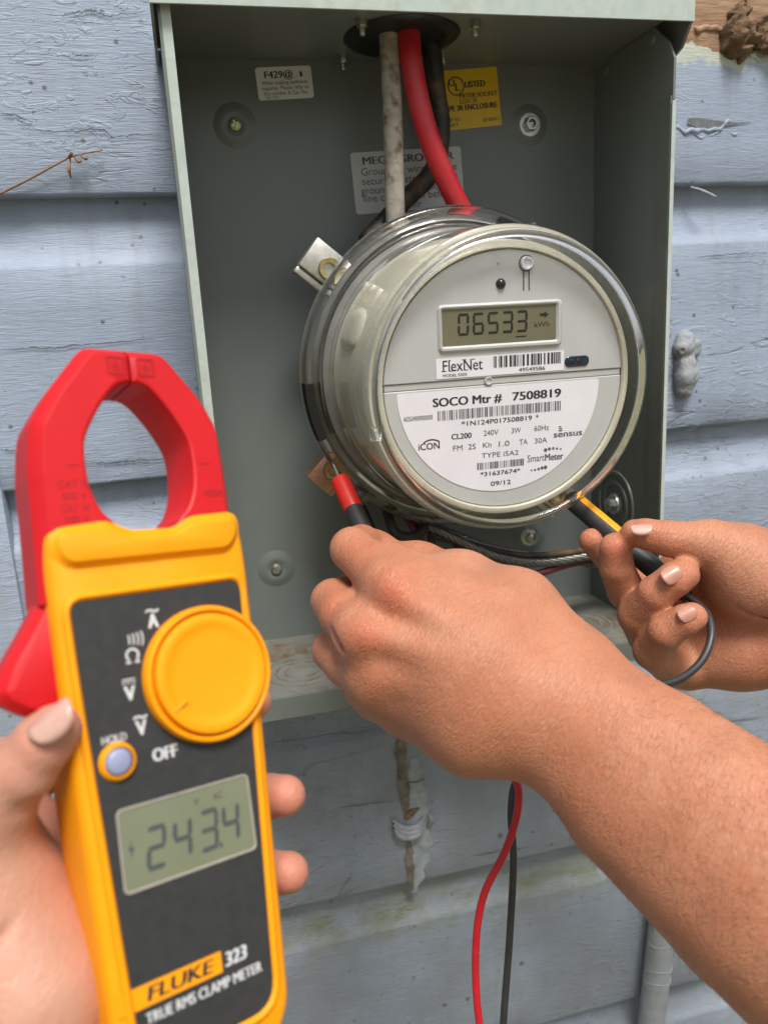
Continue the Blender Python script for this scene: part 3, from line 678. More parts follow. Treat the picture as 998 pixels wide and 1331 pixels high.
# face plate
def half_disc(r, y, up, n=60, cx=0, cy=0):
    a0 = math.asin((y-cy)/r)
    if up: A = np.linspace(a0, math.pi-a0, n)
    else: A = np.linspace(math.pi-a0, 2*math.pi+a0, n)
    return [(cx+r*math.cos(a), cy+r*math.sin(a)) for a in A]
lcd_hole = rrect(*mm(-37.3, 22.1, 29.4, 41.3), .0012, 5)
face = obj('face_plate', sharp(mesh('face_plate', *prism(half_disc(.0712, .0036, True), [(0, ZFACE-.003), (0, ZFACE-.0004), (-.0004, ZFACE)]))), M['face'], meter)
obj('lower_plate', sharp(mesh('lower_plate', *prism(half_disc(.0712, -.0005, False), [(0, ZFACE-.003), (0, ZFACE-.0008), (-.0004, ZFACE-.0004)]))), M['face'], meter)
obj('divider', sharp(mesh('divider', *prism(rrect(*mm(-70.9, -.2, 70.9, 3.3), .0004, 3), [(0, ZFACE-.003), (0, ZFACE-.0011), (-.0003, ZFACE-.0008)]))), M['face'], meter)
fo = rrect(*mm(-39.8, 18.8, 33, 44), .0028, 8); fi = rrect(*mm(-37.3, 22.0, 29.4, 41.4), .0008, 8)
obj('display_frame', sharp(mesh('display_frame', *ringprism(fi, fo, ZFACE-.0002, ZFACE+.0016, .0011)), 30), M['face'], face)
lcd = obj('display', mesh('display', *prism(rrect(*mm(-37.4, 21.9, 29.5, 41.5), .0006, 3), [(0, ZFACE+.0001), (0, ZFACE+.0003)])), M['lcd'], meter)
for ch, x in zip('06533', (-28.6, -20.0, -11.4, -2.9, 5.6)):
    obj('digit', mesh('digit', *seg_digit(ch, x*k_, .0272, .0066, .0118, .00145, ZFACE+.0004, .03)), M['lcd_ink'], lcd)
obj('arrow_mark', mesh('arrow_mark', *prism([(a*k_, b*k_) for a, b in ((19.8, 35.2), (22.4, 35.2), (22.4, 34.2), (25.2, 36), (22.4, 37.8), (22.4, 36.8), (19.8, 36.8))], [(0, ZFACE+.0004)], True, False)), M['lcd_ink'], lcd)
obj('underline_mark', mesh('underline_mark', *prism([(a*k_, b*k_) for a, b in ((5.2, 24.6), (11.8, 24.6), (11.8, 25.3), (5.2, 25.3))], [(0, ZFACE+.0004)], True, False)), M['lcd_ink'], lcd)
put_text('kWh', .0165, .0255, .0295, .0028, ZFACE+.0004, M['lcd_ink'], lcd)
obj('display_window', mesh('display_window', *prism(rrect(*mm(-37.2, 22.1, 29.3, 41.3), .0006, 3), [(0, ZFACE+.0008)], True, False)), M['lens'], meter)
pt = obj('optical_port', sharp(mesh('optical_port', *lathe([(.0001, .0024), (.0014, .0021), (.0026, .001), (.0029, 0)], 28))), M['port'], face); pt.location = (-.0031, .0535, ZFACE)
lv = obj('reset_lever', sharp(mesh('reset_lever', *lathe([(.0001, .0008), (.0021, .001), (.0026, .0022), (.0034, .0022), (.0037, .0006), (.0037, 0)], 32))), M['white_paper'], face); lv.location = (.0118, .0637, ZFACE)
obj('slot', mesh('slot', *lathe([(.0038, ZFACE+.0002), (.0044, ZFACE+.0002)], 32)), M['ink'], face).location = (.0118, .0637, 0)
for x in (.0102, .0134): obj('slot', mesh('slot', *box(x-.0003, .0493, ZFACE, x+.0003, .0603, ZFACE+.0002)), M['ink'], face)
obj('slot', mesh('slot', *box(-.005, .0635, ZFACE, -.0046, .0647, ZFACE+.0002)), M['ink'], face)
irp = obj('infrared_port', sharp(mesh('infrared_port', *prism(rrect(*mm(35.2, 6.3, 50.2, 12.2), .0028, 8), [(0, ZFACE-.0002), (0, ZFACE+.0005), (-.0004, ZFACE+.0008)]))), M['ir'], face)
for x in (.0395, .0435): obj('lens', sharp(mesh('lens', *lathe([(.0001, .0009), (.001, .0007), (.0015, 0)], 18))), M['port'], irp).location = (x, .0093, ZFACE+.0008)
ps = obj('plate_screw', sharp(mesh('plate_screw', *join(lathe([(.0001, .0006), (.0012, .0006), (.0016, .0012), (.0022, .0012), (.0025, 0)], 28)))), M['face'], meter); ps.location = (-.0108, .0018, ZFACE-.0006)
# upper label
lb = obj('label', mesh('label', *prism([(a*k_, b*k_) for a, b in ((-41.3, 4.8), (34.6, 4.8), (34.6, 15.8), (-41.3, 15.8))], [(0, ZFACE+.0001), (0, ZFACE+.0003)])), M['white_paper'], meter)
zt_ = ZFACE+.00042
def mtx(s, x0, x1, y, h, b=0.0, mt='ink', par=None, sh=0.0): return put_text(s, x0*k_, x1*k_, y*k_, h*k_, zt_ if par is lb else ZFACE+.0001, M[mt], par, b, sh)
def serif_word(s, x0, x1, y, h, par, z):
    """FlexNet wordmark: letters plus small slab serifs"""
    o = put_text(s, x0*k_, x1*k_, y*k_, h*k_, z, M['ink'], par, -.004)
    return o
mtx('FlexNet', -37.6, -14.4, 8.6, 6.0, .004, 'ink', lb)
for x0, x1, y in ((-38.3, -35.6, 8.6), (-34.1, -31.9, 8.6), (-24.8, -22.9, 8.6), (-26.3, -23.9, 14.2), (-20.6, -18.7, 14.2), (-34.0, -32.9, 14.3)):
    obj('serif', mesh('serif', *box(x0*k_, y*k_, zt_-.00005, x1*k_, (y+.42)*k_, zt_)), M['ink'], lb)
mtx('MODEL 530X', -37.6, -23.5, 5.7, 1.5, .012, 'ink', lb)
barcode(-.008, .0335, .0088, .0151, zt_, M['ink'], lb, 26, 3)
mtx('49549586', 7.0, 23.0, 5.7, 2.0, .012, 'ink', lb)
# lower half-round label
lo_ = [(-64.2*k_, -1.7*k_)]
R_ = 60.6; cx_ = -3.6
pts = half_disc(.0606, -.0017, False, 60, -.0036, -.0012)
pts = [p for p in pts]
big = rpoly(pts, [.0035]+[.0001]*(len(pts)-2)+[.0035], 4)
lw = obj('label', mesh('label', *prism(big, [(0, ZFACE-.0003), (0, ZFACE-.00005)])), M['white_paper'], meter)
for a in (('SOCO Mtr #', -43.9, -3.0, -10.2, 4.6, .03), ('7508819', 3.2, 33.2, -10.2, 4.6, .03), ('A02G49009000000', -61.0, -44.2, -16.9, 2.5, 0, 'ink'),
          ('*1N124P017508819', -27.4, 15.2, -22.2, 2.6, .012), ('*', 17.6, 19.2, -22.2, 2.6, .012), ('CL200', -33.6, -21.6, -29.2, 3.0, .02),
          ('240V', -14.4, -5.4, -28.8, 3.0, 0, 'grey_ink'), ('3W', 2.6, 8.3, -28.9, 3.0, 0, 'grey_ink'), ('60Hz', 16.6, 25.7, -28.8, 3.0, 0, 'grey_ink'),
          ('FM  2S', -32.8, -19.2, -35.8, 3.0, 0, 'grey_ink'), ('Kh', -14.9, -9.8, -35.7, 3.0, 0, 'grey_ink'), ('1.0', -5.2, 1.2, -35.8, 3.0, 0, 'grey_ink'), ('TA', 7.3, 12.4, -35.9, 3.0, 0, 'grey_ink'), ('30A', 16.9, 24.6, -36.0, 3.0, 0, 'grey_ink'),
          ('TYPE iSA2', -15.8, 6.8, -41.6, 2.8, 0, 'grey_ink'), ('*31637674*', -16.9, 7.8, -52.2, 2.4, .015), ('09/12', -10.5, 1.9, -58.4, 2.6, .012),
          ('iCON', -53.0, -40.6, -33.6, 3.6, .012, 'ink'), ('sensus', 28.7, 46.9, -33.6, 3.6, .02, 'grey_ink'), ('Smart', 12.4, 22.9, -46.6, 4.0, 0, 'grey_ink'), ('Meter', 23.3, 35.0, -46.8, 4.0, .02, 'grey_ink')):
    a = list(a); mtx(a[0], a[1], a[2], a[3], a[4], a[5], a[6] if len(a) > 6 else 'ink', lw)
barcode(-.0412, .0339, -.0181, -.0126, ZFACE+.0001, M['grey_ink'], lw, 70, 5)
barcode(-.0186, .0103, -.0482, -.0442, ZFACE+.0001, M['grey_ink'], lw, 30, 9)
obj('emblem', mesh('emblem', *(lambda A: ([(-.0453+.0085*math.cos(a)*r, -.0366+.0085*math.sin(a)*r*1.02, ZFACE+.0001) for a in A for r in (1, .92)], [(2*i, 2*i+1, 2*i+3, 2*i+2) for i in range(len(A)-1)]))(np.linspace(math.radians(55), math.radians(125), 14))), M['ink'], lw)
dots = []
for i in range(5):
    dots.append(disc((.0011-.00014*i), ZFACE+.0001, 12, .0237+.0024*i, -.0405+.0006*math.sin(i*.9)))
    dots.append(disc((.0011-.00014*i), ZFACE+.0001, 12, .0237-.0022*i, -.0512+.0005*math.cos(i*.9)))
dots.append(box(.0318, -.0302, ZFACE, .0342, -.0295, ZFACE+.0001)); dots.append(box(.0322, -.0290, ZFACE, .0340, -.0284, ZFACE+.0001)); dots.append(box(.0318, -.0279, ZFACE, .0334, -.0273, ZFACE+.0001))
obj('emblem', mesh('emblem', *join(*dots)), M['grey_ink'], lw)

# ------------------------------------------------------------------ clamp meter
cu_ = np.array([.89364939, .42317627, -.14937411]); cv_ = np.array([-.01669521, .36397515, .93125902]); cn_ = np.array([.44845518, -.82972522, .33233118])
CO = np.array([-.1487546, -.34464939, -.00497275])
clamp = empty('clamp_meter', frame4(CO, cu_, cv_, cn_))
tag(clamp, 'yellow handheld clamp meter with red jaws and grey dial panel, held in a hand', 'clamp meter')
S = .00088
def s2(P): return [(x*S, y*S) for x, y in P]
AX = -13.3
def mirror(P): return [(2*AX-x, y) for x, y in P]
body_out = [(-8, -124), (9.5, -124), (16.2, -114), (18.5, -60), (21.2, 0), (21.8, 40), (20.8, 56.4), (2.2, 55.6), (-5.5, 51.4), (-20.8, 51.4), (-28.6, 55.4), (-47.4, 53.5), (-48.4, 40), (-47.4, 0), (-45, -60), (-42.8, -114), (-36, -124), (-19, -124)]
bo = rpoly(s2(body_out), [v_*S for v_ in (2, 8, 6, 20, 20, 8, 3.5, 3, 3, 3, 3, 4, 8, 20, 20, 6, 8, 2)], 5)
body = obj('body', sharp(mesh('body', *prism(bo, [(-3*S, -31*S), (-1*S, -29.5*S), (0, -27*S), (0, -15*S), (0, -6*S), (-.5*S, -3.5*S), (-1.6*S, -1.9*S), (-3*S, -1.3*S)])), 50), M['yellow'], clamp)
# rolled rim round the dark panel
pan = [(-35.8, -112), (9.3, -112), (15.6, 0), (16.8, 31), (-43.2, 29.4), (-42.2, 0)]
pin = rpoly(s2(pan), [5*S, 9*S, 20*S, 4.5*S, 4.5*S, 20*S], 6)
obj('panel_rim', sharp(mesh('panel_rim', *ringprism(offs(pin, -.05*S), offs(pin, 2.6*S), -1.5*S, .5*S, 1.1*S)), 60), M['yellow'], body)
panel = obj('panel', mesh('panel', *prism(pin, [(0, -1.3*S), (0, -.7*S)])), M['panel'], clamp)
# raised ledge under the jaws
led = rpoly(s2([(-42, 41.5), (13.5, 42.6), (17.3, 47), (17.5, 53.6), (2, 52.8), (-5.4, 48.9), (-20.9, 48.9), (-28.8, 52.6), (-44.5, 51), (-45, 46)]), [6*S, 6*S, 3*S, 2.5*S, 2*S, 2*S, 2*S, 2*S, 2.5*S, 3*S], 5)
obj('guard_ledge', sharp(mesh('guard_ledge', *prism(led, [(2.4*S, -1.6*S), (1.3*S, -1.0*S), (.5*S, -.1*S), (0, .7*S), (-.35*S, 1.1*S), (-.9*S, 1.3*S)])), 55), M['yellow'], body)
# jaws: two red hooks meeting at the top
st = [((-12.9, 104.2), (-12.9, 117.5)), ((-10.5, 104), (-6.5, 117.4)), ((-7.2, 102.2), (1.2, 116.6)), ((-2.6, 96.8), (7.4, 109.5)), ((1.6, 90.2), (13.6, 101.5)), ((4.6, 84), (17.6, 94)), ((5.4, 79), (19.6, 88)), ((5.4, 72), (20.3, 74)), ((4.4, 65), (20.4, 66)), ((1.6, 58.5), (20.4, 58)), ((-3.5, 52.5), (20.5, 51)), ((-5, 44), (20.5, 44))]
stl = [((2*AX-a[0], a[1]), (2*AX-b[0]-max(0, min(2.6, (100-b[1])*.12)), b[1])) for a, b in st]+[((-24, 30), (-50, 30))]
def jaw(stn, flip):
    I_ = crom([np.array([*a, 0.]) for a, b in stn], 5); O_ = crom([np.array([*b, 0.]) for a, b in stn], 5); v = []; f = []; m = 9
    for i, (a, b) in enumerate(zip(I_, O_)):
        w = b-a; w /= np.linalg.norm(w); g = 1.0 if i > 1 else (0 if i == 0 else .6)     # ends of the jaws are eased back where they meet
        for p, z in ((a+w*1.2, -27), (a, -25.8), (a, -4.6-.5*(1-g)), (a+w*.5, -3.5-.6*(1-g)), (a+w*1.4, -3.1-.7*(1-g)), (b-w*4.0, -3.1-.7*(1-g)), (b-w*3.4, -3.5-.7*(1-g)), (b, -8.5), (b-w*.6, -26.5)):
            v.append((p[0]*S, p[1]*S, z*S))
    n_ = len(I_)
    for i in range(n_-1):
        for k in range(m):
            l = (k+1) % m; q = (i*m+k, i*m+l, (i+1)*m+l, (i+1)*m+k); f.append(q[::-1] if flip else q)
    f += [tuple(range(m)), tuple((n_-1)*m+k for k in reversed(range(m)))]
    return sharp(mesh('jaw', v, f), 24)
j1 = obj('jaw', jaw(st, False), M['red'], clamp); j2 = obj('jaw', jaw(stl, True), M['red'], clamp)
zj = -3.0*S
def jtext(s, x0, x1, y, h, par): put_text(s, x0*S, x1*S, y*S, h*S, zj, M['emboss'], par, .01)
jtext('CAT III', -42.0, -32.5, 66.6, 2.6, j2); jtext('600 V', -41.0, -33.2, 62.6, 2.6, j2); jtext('CAT IV', -42.0, -32.6, 58.6, 2.6, j2); jtext('300 V', -41.0, -33.2, 54.6+.4, 2.4, j2)
jtext('400A', 8.6, 16.2, 62.2, 2.6, j1)
for x0, x1, y, par in ((-38.5, -34.5, 74, j2), (8, 12.3, 74.4, j1)):
    obj('mark', mesh('mark', *box(x0*S, y*S, zj-.0001, x1*S, (y+.5)*S, zj)), M['emboss'], par)
for x0, par in ((-21.5, j2), (-10.8, j1)):
    obj('warning_square', mesh('warning_square', *ringprism(rrect((x0+.5)*S, 107*S, (x0+5.6)*S, 112.6*S, .3*S), rrect(x0*S, 106.5*S, (x0+6.1)*S, 113.1*S, .5*S), zj-.0002, zj+.0001)), M['emboss'], par)
    obj('warning_mark', mesh('warning_mark', *prism(s2([(x0+3.5, 112), (x0+2, 109.6), (x0+3, 109.7), (x0+2.6, 107.6), (x0+4.2, 110.2), (x0+3.2, 110.1)]), [(0, zj+.0001)], True, False)), M['emboss'], par)
# red jaw trigger on the left side
tr = rpoly(s2([(-43, 39), (-40, 33), (-40, -4), (-47, -4.6), (-54.5, -4.5), (-62.5, 1), (-64.5, 5), (-61, 13.5), (-53.4, 24.4), (-46, 37)]), [1*S]*3+[3*S, 4*S, 3*S, 2*S, 6*S, 8*S, 2*S], 4)
obj('trigger', sharp(mesh('trigger', *prism(tr[::-1], [(-3*S, -24*S), (0, -20*S), (0, -11*S), (-2.5*S, -8*S), (-4.5*S, -7.2*S)])), 25), M['red'], clamp)
# rotary dial
dl = lathe([(23*S, -1.2*S), (23*S, 2.4*S), (22.4*S, 3.3*S), (21.6*S, 3.5*S), (21.0*S, 3.1*S), (20.8*S, 1.2*S), (20.3*S, 1.2*S), (20.1*S, 3.6*S), (19.8*S, 4.3*S), (19.1*S, 4.6*S), (17.0*S, 4.6*S), (16.2*S, 4.3*S), (14.6*S, 3.9*S), (13*S, 3.8*S), (.01*S, 3.6*S)], 96)
dial = obj('dial', sharp(mesh('dial', *dl), 40), M['yellow'], clamp)
o = obj('pointer_mark', sharp(mesh('pointer_mark', *bevbox(-2.8*S, -.6*S, 0, 2.8*S, .6*S, 1.0*S, .25*S))), M['yellow_band'], dial); o.matrix_local = Matrix.Translation((-12.9*S, -8.6*S, 3.9*S)) @ Matrix.Rotation(math.radians(33), 4, 'Z')
# hold button
hb = obj('button_ring', sharp(mesh('button_ring', *lathe([(4.5*S, 1*S), (4.7*S, 1.4*S), (5.4*S, 1.1*S), (6*S, -.7*S)], 48)), 60), M['yellow'], clamp); hb.location = (-33.6*S, -21.7*S, 0)
b_ = obj('hold_button', sharp(mesh('hold_button', *lathe([(.01*S, 1.9*S), (2.8*S, 1.75*S), (3.9*S, 1.2*S), (4.4*S, .2*S), (4.4*S, -.6*S)], 48)), 60), M['hold'], clamp); b_.location = (-33.6*S, -21.7*S, 0)
# display
lcd2 = obj('display', mesh('display', *prism(rrect(-35.5*S, -61*S, 9.6*S, -36.6*S, 1.6*S), [(0, -.72*S), (0, -.62*S)])), M['lcd2'], clamp)
obj('display_frame', sharp(mesh('display_frame', *ringprism(rrect(-35.3*S, -60.8*S, 9.4*S, -36.8*S, 1.5*S), rrect(-36.0*S, -61.6*S, 10.1*S, -36.1*S, 2*S), -.75*S, -.25*S, .2*S))), M['bezel2'], lcd2)
for ch, x in zip('2434', (-28.4, -19.6, -10.2, -2.3)):
    obj('digit', mesh('digit', *seg_digit(ch, x*S, -57*S, 6.6*S, 13.2*S, 1.5*S, -.5*S, .1)), M['lcd2_ink'], lcd2)
obj('digit', mesh('digit', *disc(.75*S, -.5*S, 14, -2.9*S, -56.3*S)), M['lcd2_ink'], lcd2)
for tx, x0, x1 in (('V', -10.6, -8.6), ('AC', -3.6, .0)): put_text(tx, x0*S, x1*S, -41.6*S, 2.2*S, -.5*S, M['lcd2_ink'], lcd2)
obj('bolt_mark', mesh('bolt_mark', *prism(s2([(-32, -46), (-33.4, -49.2), (-32.4, -49), (-32.9, -51.6), (-31.3, -48.3), (-32.3, -48.4)]), [(0, -.5*S)], True, False)), M['lcd2_ink'], lcd2)
# panel print
zp = -.62*S
def ptext(s, x0, x1, y, h, b=.012, sh=0.0, mt='print'): return put_text(s, x0*S, x1*S, y*S, h*S, zp, M[mt], panel, b, sh)
ptext('A', -18.8, -15.0, 18.0, 4.6, .03); ptext('V', -29.2, -25.4, -4.0, 4.6, .03); ptext('V', -26.8, -23.0, -15.4, 4.6, .03); ptext('OFF', -22.4, -13.8, -24.6, 3.9, .03); ptext('HOLD', -37.8, -29.9, -15.8, 2.4)
ptext('~', -19.2, -14.6, 21.6, 5.2, .02); ptext('~', -27.2, -22.6, -11.8, 5.2, .02)
arc = lambda cx, cy, r0, r1, a0, a1, n=10: ([(cx*S+r*S*math.cos(a), cy*S+r*S*math.sin(a), zp) for a in np.linspace(math.radians(a0), math.radians(a1), n) for r in (r0, r1)], [(2*i, 2*i+1, 2*i+3, 2*i+2) for i in range(n-1)])
obj('ohm_mark', mesh('ohm_mark', *join(arc(-25.1, 10.2, 1.6, 2.3, -50, 230, 20), box(-27.4*S, 7.6*S, zp-.0001, -25.7*S, 8.3*S, zp), box(-24.5*S, 7.6*S, zp-.0001, -22.8*S, 8.3*S, zp))), M['print'], panel)
obj('beeper_mark', mesh('beeper_mark', *join(*[arc(-31+i*1.5, 15.2, 5.2, 5.7, -16-i*3, 16+i*3) for i in range(4)])), M['print'], panel)
obj('dc_mark', mesh('dc_mark', *join(box(-29.4*S, 2.4*S, zp-.0001, -25.2*S, 2.85*S, zp), *[box((-29.4+i*1.6)*S, 1.4*S, zp-.0001, (-28.4+i*1.6)*S, 1.85*S, zp) for i in range(3)])), M['print'], panel)
nb = obj('name_badge', sharp(mesh('name_badge', *prism(s2([(-41.5, -94.6), (-7.6, -94.6), (-7.6, -88.2), (-41.5, -88.2)]), [(0, -.72*S), (0, -.55*S)]))), M['yellow'], panel)
put_text('FLUKE', -32.6*S, -10.2*S, -93.3*S, 4.0*S, -.45*S, M['ink'], nb, .035, .15)
ptext('323', -6.4, 1.6, -93.6, 4.2, .035, .1); ptext('TRUE RMS CLAMP METER', -33.6, 6.2, -99.6, 3.1, .02)

# ------------------------------------------------------------------ flesh: smooth unions of tapered limbs, meshed by surface nets
def smin(a, b, k):
    h = np.maximum(k-np.abs(a-b), 0)/k; return np.minimum(a, b)-h*h*k*.25
class Flesh:
    def __init__(s, h): s.groups = []; s.carves = []; s.h = h
    def limb(s, P, k=.006, K=.006):
        """P: list of (point, radius); returns nothing"""
        s.groups.append((k, K, [(np.array(P[i][0]), np.array(P[i+1][0]), P[i][1], P[i+1][1]) for i in range(len(P)-1)]))
    def carve(s, P, r, k=.0025): s.carves.append(([np.array(p) for p in P], r, k))
    def build(s, lo, hi):
        h = s.h; lo = np.array(lo); n = np.ceil((np.array(hi)-lo)/h).astype(int)+1
        ax = [(lo[i]+h*np.arange(n[i])).astype(np.float32) for i in range(3)]
        Dg = np.full(n, .05, np.float32)
        def block(a, b, m):
            mn_ = np.floor((np.minimum(a, b)-m-lo)/h).astype(int); mx_ = np.ceil((np.maximum(a, b)+m-lo)/h).astype(int)+1
            mn_ = np.clip(mn_, 0, n); mx_ = np.clip(mx_, 0, n); return tuple(slice(int(p), int(q)) for p, q in zip(mn_, mx_))
        def dist(bl, a, b, ra, rb):
            X = ax[0][bl[0]][:, None, None]-np.float32(a[0]); Y = ax[1][bl[1]][None, :, None]-np.float32(a[1]); Z = ax[2][bl[2]][None, None, :]-np.float32(a[2])
            d = (b-a).astype(np.float32); L2 = float(d@d)+1e-12
            t = np.clip((X*d[0]+Y*d[1]+Z*d[2])/L2, 0, 1)
            return np.sqrt((X-t*d[0])**2+(Y-t*d[1])**2+(Z-t*d[2])**2)-(ra+(rb-ra)*t)
        for k, K, segs in s.groups:
            A = np.min([np.minimum(a, b)-max(ra, rb) for a, b, ra, rb in segs], 0); B = np.max([np.maximum(a, b)+max(ra, rb) for a, b, ra, rb in segs], 0)
            bl = block(A, B, K+.006)
            G = np.full([q.stop-q.start for q in bl], .05, np.float32)
            if G.size == 0: continue
            for a, b, ra, rb in segs:
                dd = dist(bl, a, b, ra, rb); G = smin(G, dd, k)
            Dg[bl] = smin(Dg[bl], G, K)
        for P, r, k in s.carves:
            for i in range(len(P)-1):
                bl = block(P[i], P[i+1], r+k+.002)
                if 0 in [q.stop-q.start for q in bl]: continue
                dd = dist(bl, P[i], P[i+1], r, r); Dg[bl] = -smin(-Dg[bl], dd, k)
        return surface_nets(Dg, lo, h)
def surface_nets(Dg, lo, h):
    neg = Dg < 0; n = np.array(Dg.shape)
    c = np.zeros(n-1, np.int8)
    for i in (0, 1):
        for j in (0, 1):
            for k in (0, 1): c += neg[i:n[0]-1+i, j:n[1]-1+j, k:n[2]-1+k]
    act = (c > 0) & (c < 8); idx = np.argwhere(act); m = len(idx)
    ids = np.full(n-1, -1, np.int32); ids[act] = np.arange(m)
    acc = np.zeros((m, 3)); cnt = np.zeros(m)
    cor = {(i, j, k): Dg[idx[:, 0]+i, idx[:, 1]+j, idx[:, 2]+k].astype(np.float64) for i in (0, 1) for j in (0, 1) for k in (0, 1)}
    for a in cor:
        for axi in range(3):
            if a[axi] == 0:
                b = list(a); b[axi] = 1; b = tuple(b); va, vb = cor[a], cor[b]; x = (va < 0) != (vb < 0)
                t = np.where(x, va/np.where(x, va-vb, 1), 0); p = np.tile(np.array(a, float), (m, 1)); p[:, axi] = t
                acc[x] += p[x]; cnt[x] += 1
    V = lo+h*(idx+acc/cnt[:, None])
    Q = []
    for axi in range(3):
        o1, o2 = [q for q in range(3) if q != axi]
        s0 = [slice(None)]*3; s1 = [slice(None)]*3; s0[axi] = slice(0, -1); s1[axi] = slice(1, None)
        for q in (o1, o2): s0[q] = slice(1, -1); s1[q] = slice(1, -1)
        x = neg[tuple(s0)] != neg[tuple(s1)]; e = np.argwhere(x); sg = neg[tuple(s0)][x]
        e[:, o1] += 1; e[:, o2] += 1
        def at(d1, d2):
            q = e.copy(); q[:, o1] -= d1; q[:, o2] -= d2; return ids[q[:, 0], q[:, 1], q[:, 2]]
        quad = np.stack([at(1, 1), at(0, 1), at(0, 0), at(1, 0)], 1)
        flip = sg if axi != 1 else ~sg
        quad[~flip] = quad[~flip][:, ::-1]; Q.append(quad)
    return V, np.concatenate(Q)
def np_mesh(name, V, Q):
    me = bpy.data.meshes.new(name); me.vertices.add(len(V)); me.vertices.foreach_set('co', V.astype(np.float32).ravel())
    me.loops.add(len(Q)*4); me.loops.foreach_set('vertex_index', Q.astype(np.int32).ravel())
    me.polygons.add(len(Q)); me.polygons.foreach_set('loop_start', np.arange(0, len(Q)*4, 4, dtype=np.int32)); me.polygons.foreach_set('loop_total', np.full(len(Q), 4, np.int32))
    me.update(); me.validate(); me.polygons.foreach_set('use_smooth', [True]*len(me.polygons)); return me
def spots_attr(me, V, name, spots):
    w = np.zeros(len(V))
    for p, r, s in spots: w = np.maximum(w, s*np.exp(-((V-np.array(p))**2).sum(1)/(r*r)))
    a = me.attributes.new(name, 'FLOAT', 'POINT'); a.data.foreach_set('value', w.astype(np.float32))
def J(px, py, d, rp): return (Wd(px, py, d), rp*d/FPX)       # joint seen at a pixel, at distance d, with its radius
def nail(center, along, normal, w, l, mt, parent, curve=.45, name='nail'):
    a = np.array(along, float); a /= np.linalg.norm(a); nn = np.array(normal, float); nn -= a*(nn@a); nn /= np.linalg.norm(nn); side = np.cross(nn, a)
    nu, nv = 12, 10; v = []; f = []
    for i in range(nu+1):
        for j in range(nv+1):
            s = i/nu*2-1; t = j/nv*2-1
            x = s*math.sqrt(1-.4*t*t); y = t*math.sqrt(1-.42*s*s)
            v.append(np.array(center)+side*x*w/2+a*y*l/2-nn*(curve*w*.5*x*x+.10*l*max(0, y)**2*.3))
    for i in range(nu):
        for j in range(nv): f.append((i*(nv+1)+j, (i+1)*(nv+1)+j, (i+1)*(nv+1)+j+1, i*(nv+1)+j+1))
    # thin edge under the plate
    n0 = len(v); ring = [i*(nv+1) for i in range(nu+1)]+[nu*(nv+1)+j for j in range(1, nv+1)]+[i*(nv+1)+nv for i in range(nu-1, -1, -1)]+[j for j in range(nv-1, 0, -1)]
    for r in ring: v.append(v[r]-nn*.0009)
    for i in range(len(ring)): f.append((ring[i], n0+i, n0+(i+1) % len(ring), ring[(i+1) % len(ring)]))
    return obj(name, mesh(name, v, f, True), mt, parent)

# ---- electrician: left arm (back of the hand) and right hand, one person
E1 = Flesh(.0013)
mc = dict(k=.012, K=.014)
# forearm
E1.limb([J(748, 895, .345, 62), J(860, 980, .324, 82), J(1010, 1096, .298, 106), J(1260, 1290, .27, 130), J(1480, 1440, .262, 135)], .002, .02)
E1.limb([J(708, 944, .348, 53), J(810, 1050, .328, 76), J(965, 1180, .302, 102), J(1230, 1390, .27, 140), J(1480, 1520, .262, 145)], .002, .03)
# metacarpals
wr = J(722, 922, .346, 52)
E1.limb([wr, J(640, 850, .352, 50), J(515, 772, .374, 35)], .012, .02)
E1.limb([wr, J(610, 870, .350, 50), J(478, 828, .372, 36)], .012, .016)
E1.limb([wr, J(610, 905, .352, 52), J(492, 886, .374, 36)], .012, .016)
E1.limb([J(705, 948, .35, 48), J(615, 944, .356, 56), J(535, 918, .378, 40)], .012, .018)
E1.limb([J(640, 812, .362, 44), J(592, 784, .369, 38), J(548, 758, .379, 33), J(512, 735, .389, 28)], .002, .016)
# palm pad behind and thumb muscle
E1.limb([J(700, 905, .37, 60), J(590, 850, .395, 60)], .012, .02)
E1.limb([J(742, 868, .358, 52), J(672, 792, .376, 47), J(600, 757, .395, 36), J(545, 737, .418, 27), J(505, 722, .436, 22)], .012, .018)
# fingers: proximal bones seen on end, then curling away behind
E1.limb([J(515, 772, .374, 33), J(484, 738, .388, 31), J(458, 714, .402, 29), J(470, 706, .425, 24), J(487, 708, .44, 20)], .0012, .008)
E1.limb([J(478, 828, .372, 36), J(448, 800, .388, 33), J(434, 782, .404, 30), J(452, 772, .428, 25), J(486, 770, .445, 20)], .0012, .0065)
E1.limb([J(490, 886, .374, 35), J(452, 862, .392, 31), J(434, 846, .406, 28), J(456, 832, .43, 24), J(490, 826, .445, 20)], .0012, .0065)
E1.limb([J(535, 918, .378, 38), J(490, 906, .396, 31), J(472, 896, .41, 26), J(488, 880, .432, 21), J(515, 870, .445, 18)], .0012, .0065)
for p0, p1 in (((640, 848, .3395), (520, 775, .3575)), ((625, 868, .3375), (484, 826, .3555)), ((625, 898, .339), (500, 880, .3575))):
    E1.limb([J(*p0, 5), J((p0[0]+p1[0])/2, (p0[1]+p1[1])/2, (p0[2]+p1[2])/2-.0015, 8), J(*p1, 9)], .002, .010)
for cx_w, cy_w, dd_, n_w, an_ in ((455, 706, .3745, 3, -.5), (424, 779, .376, 3, -.15), (425, 845, .380, 2, .1)):
    for q in range(n_w):
        o_ = (q-(n_w-1)/2)*9; ux, uy = math.cos(an_), math.sin(an_); pts_ = []
        for w in (-14, -5, 5, 14): pts_.append(Wd(cx_w+uy*-o_+ux*w, cy_w+ux*o_+uy*w, dd_+abs(w)*.00012))
        E1.carve(pts_, .0005, .0014)
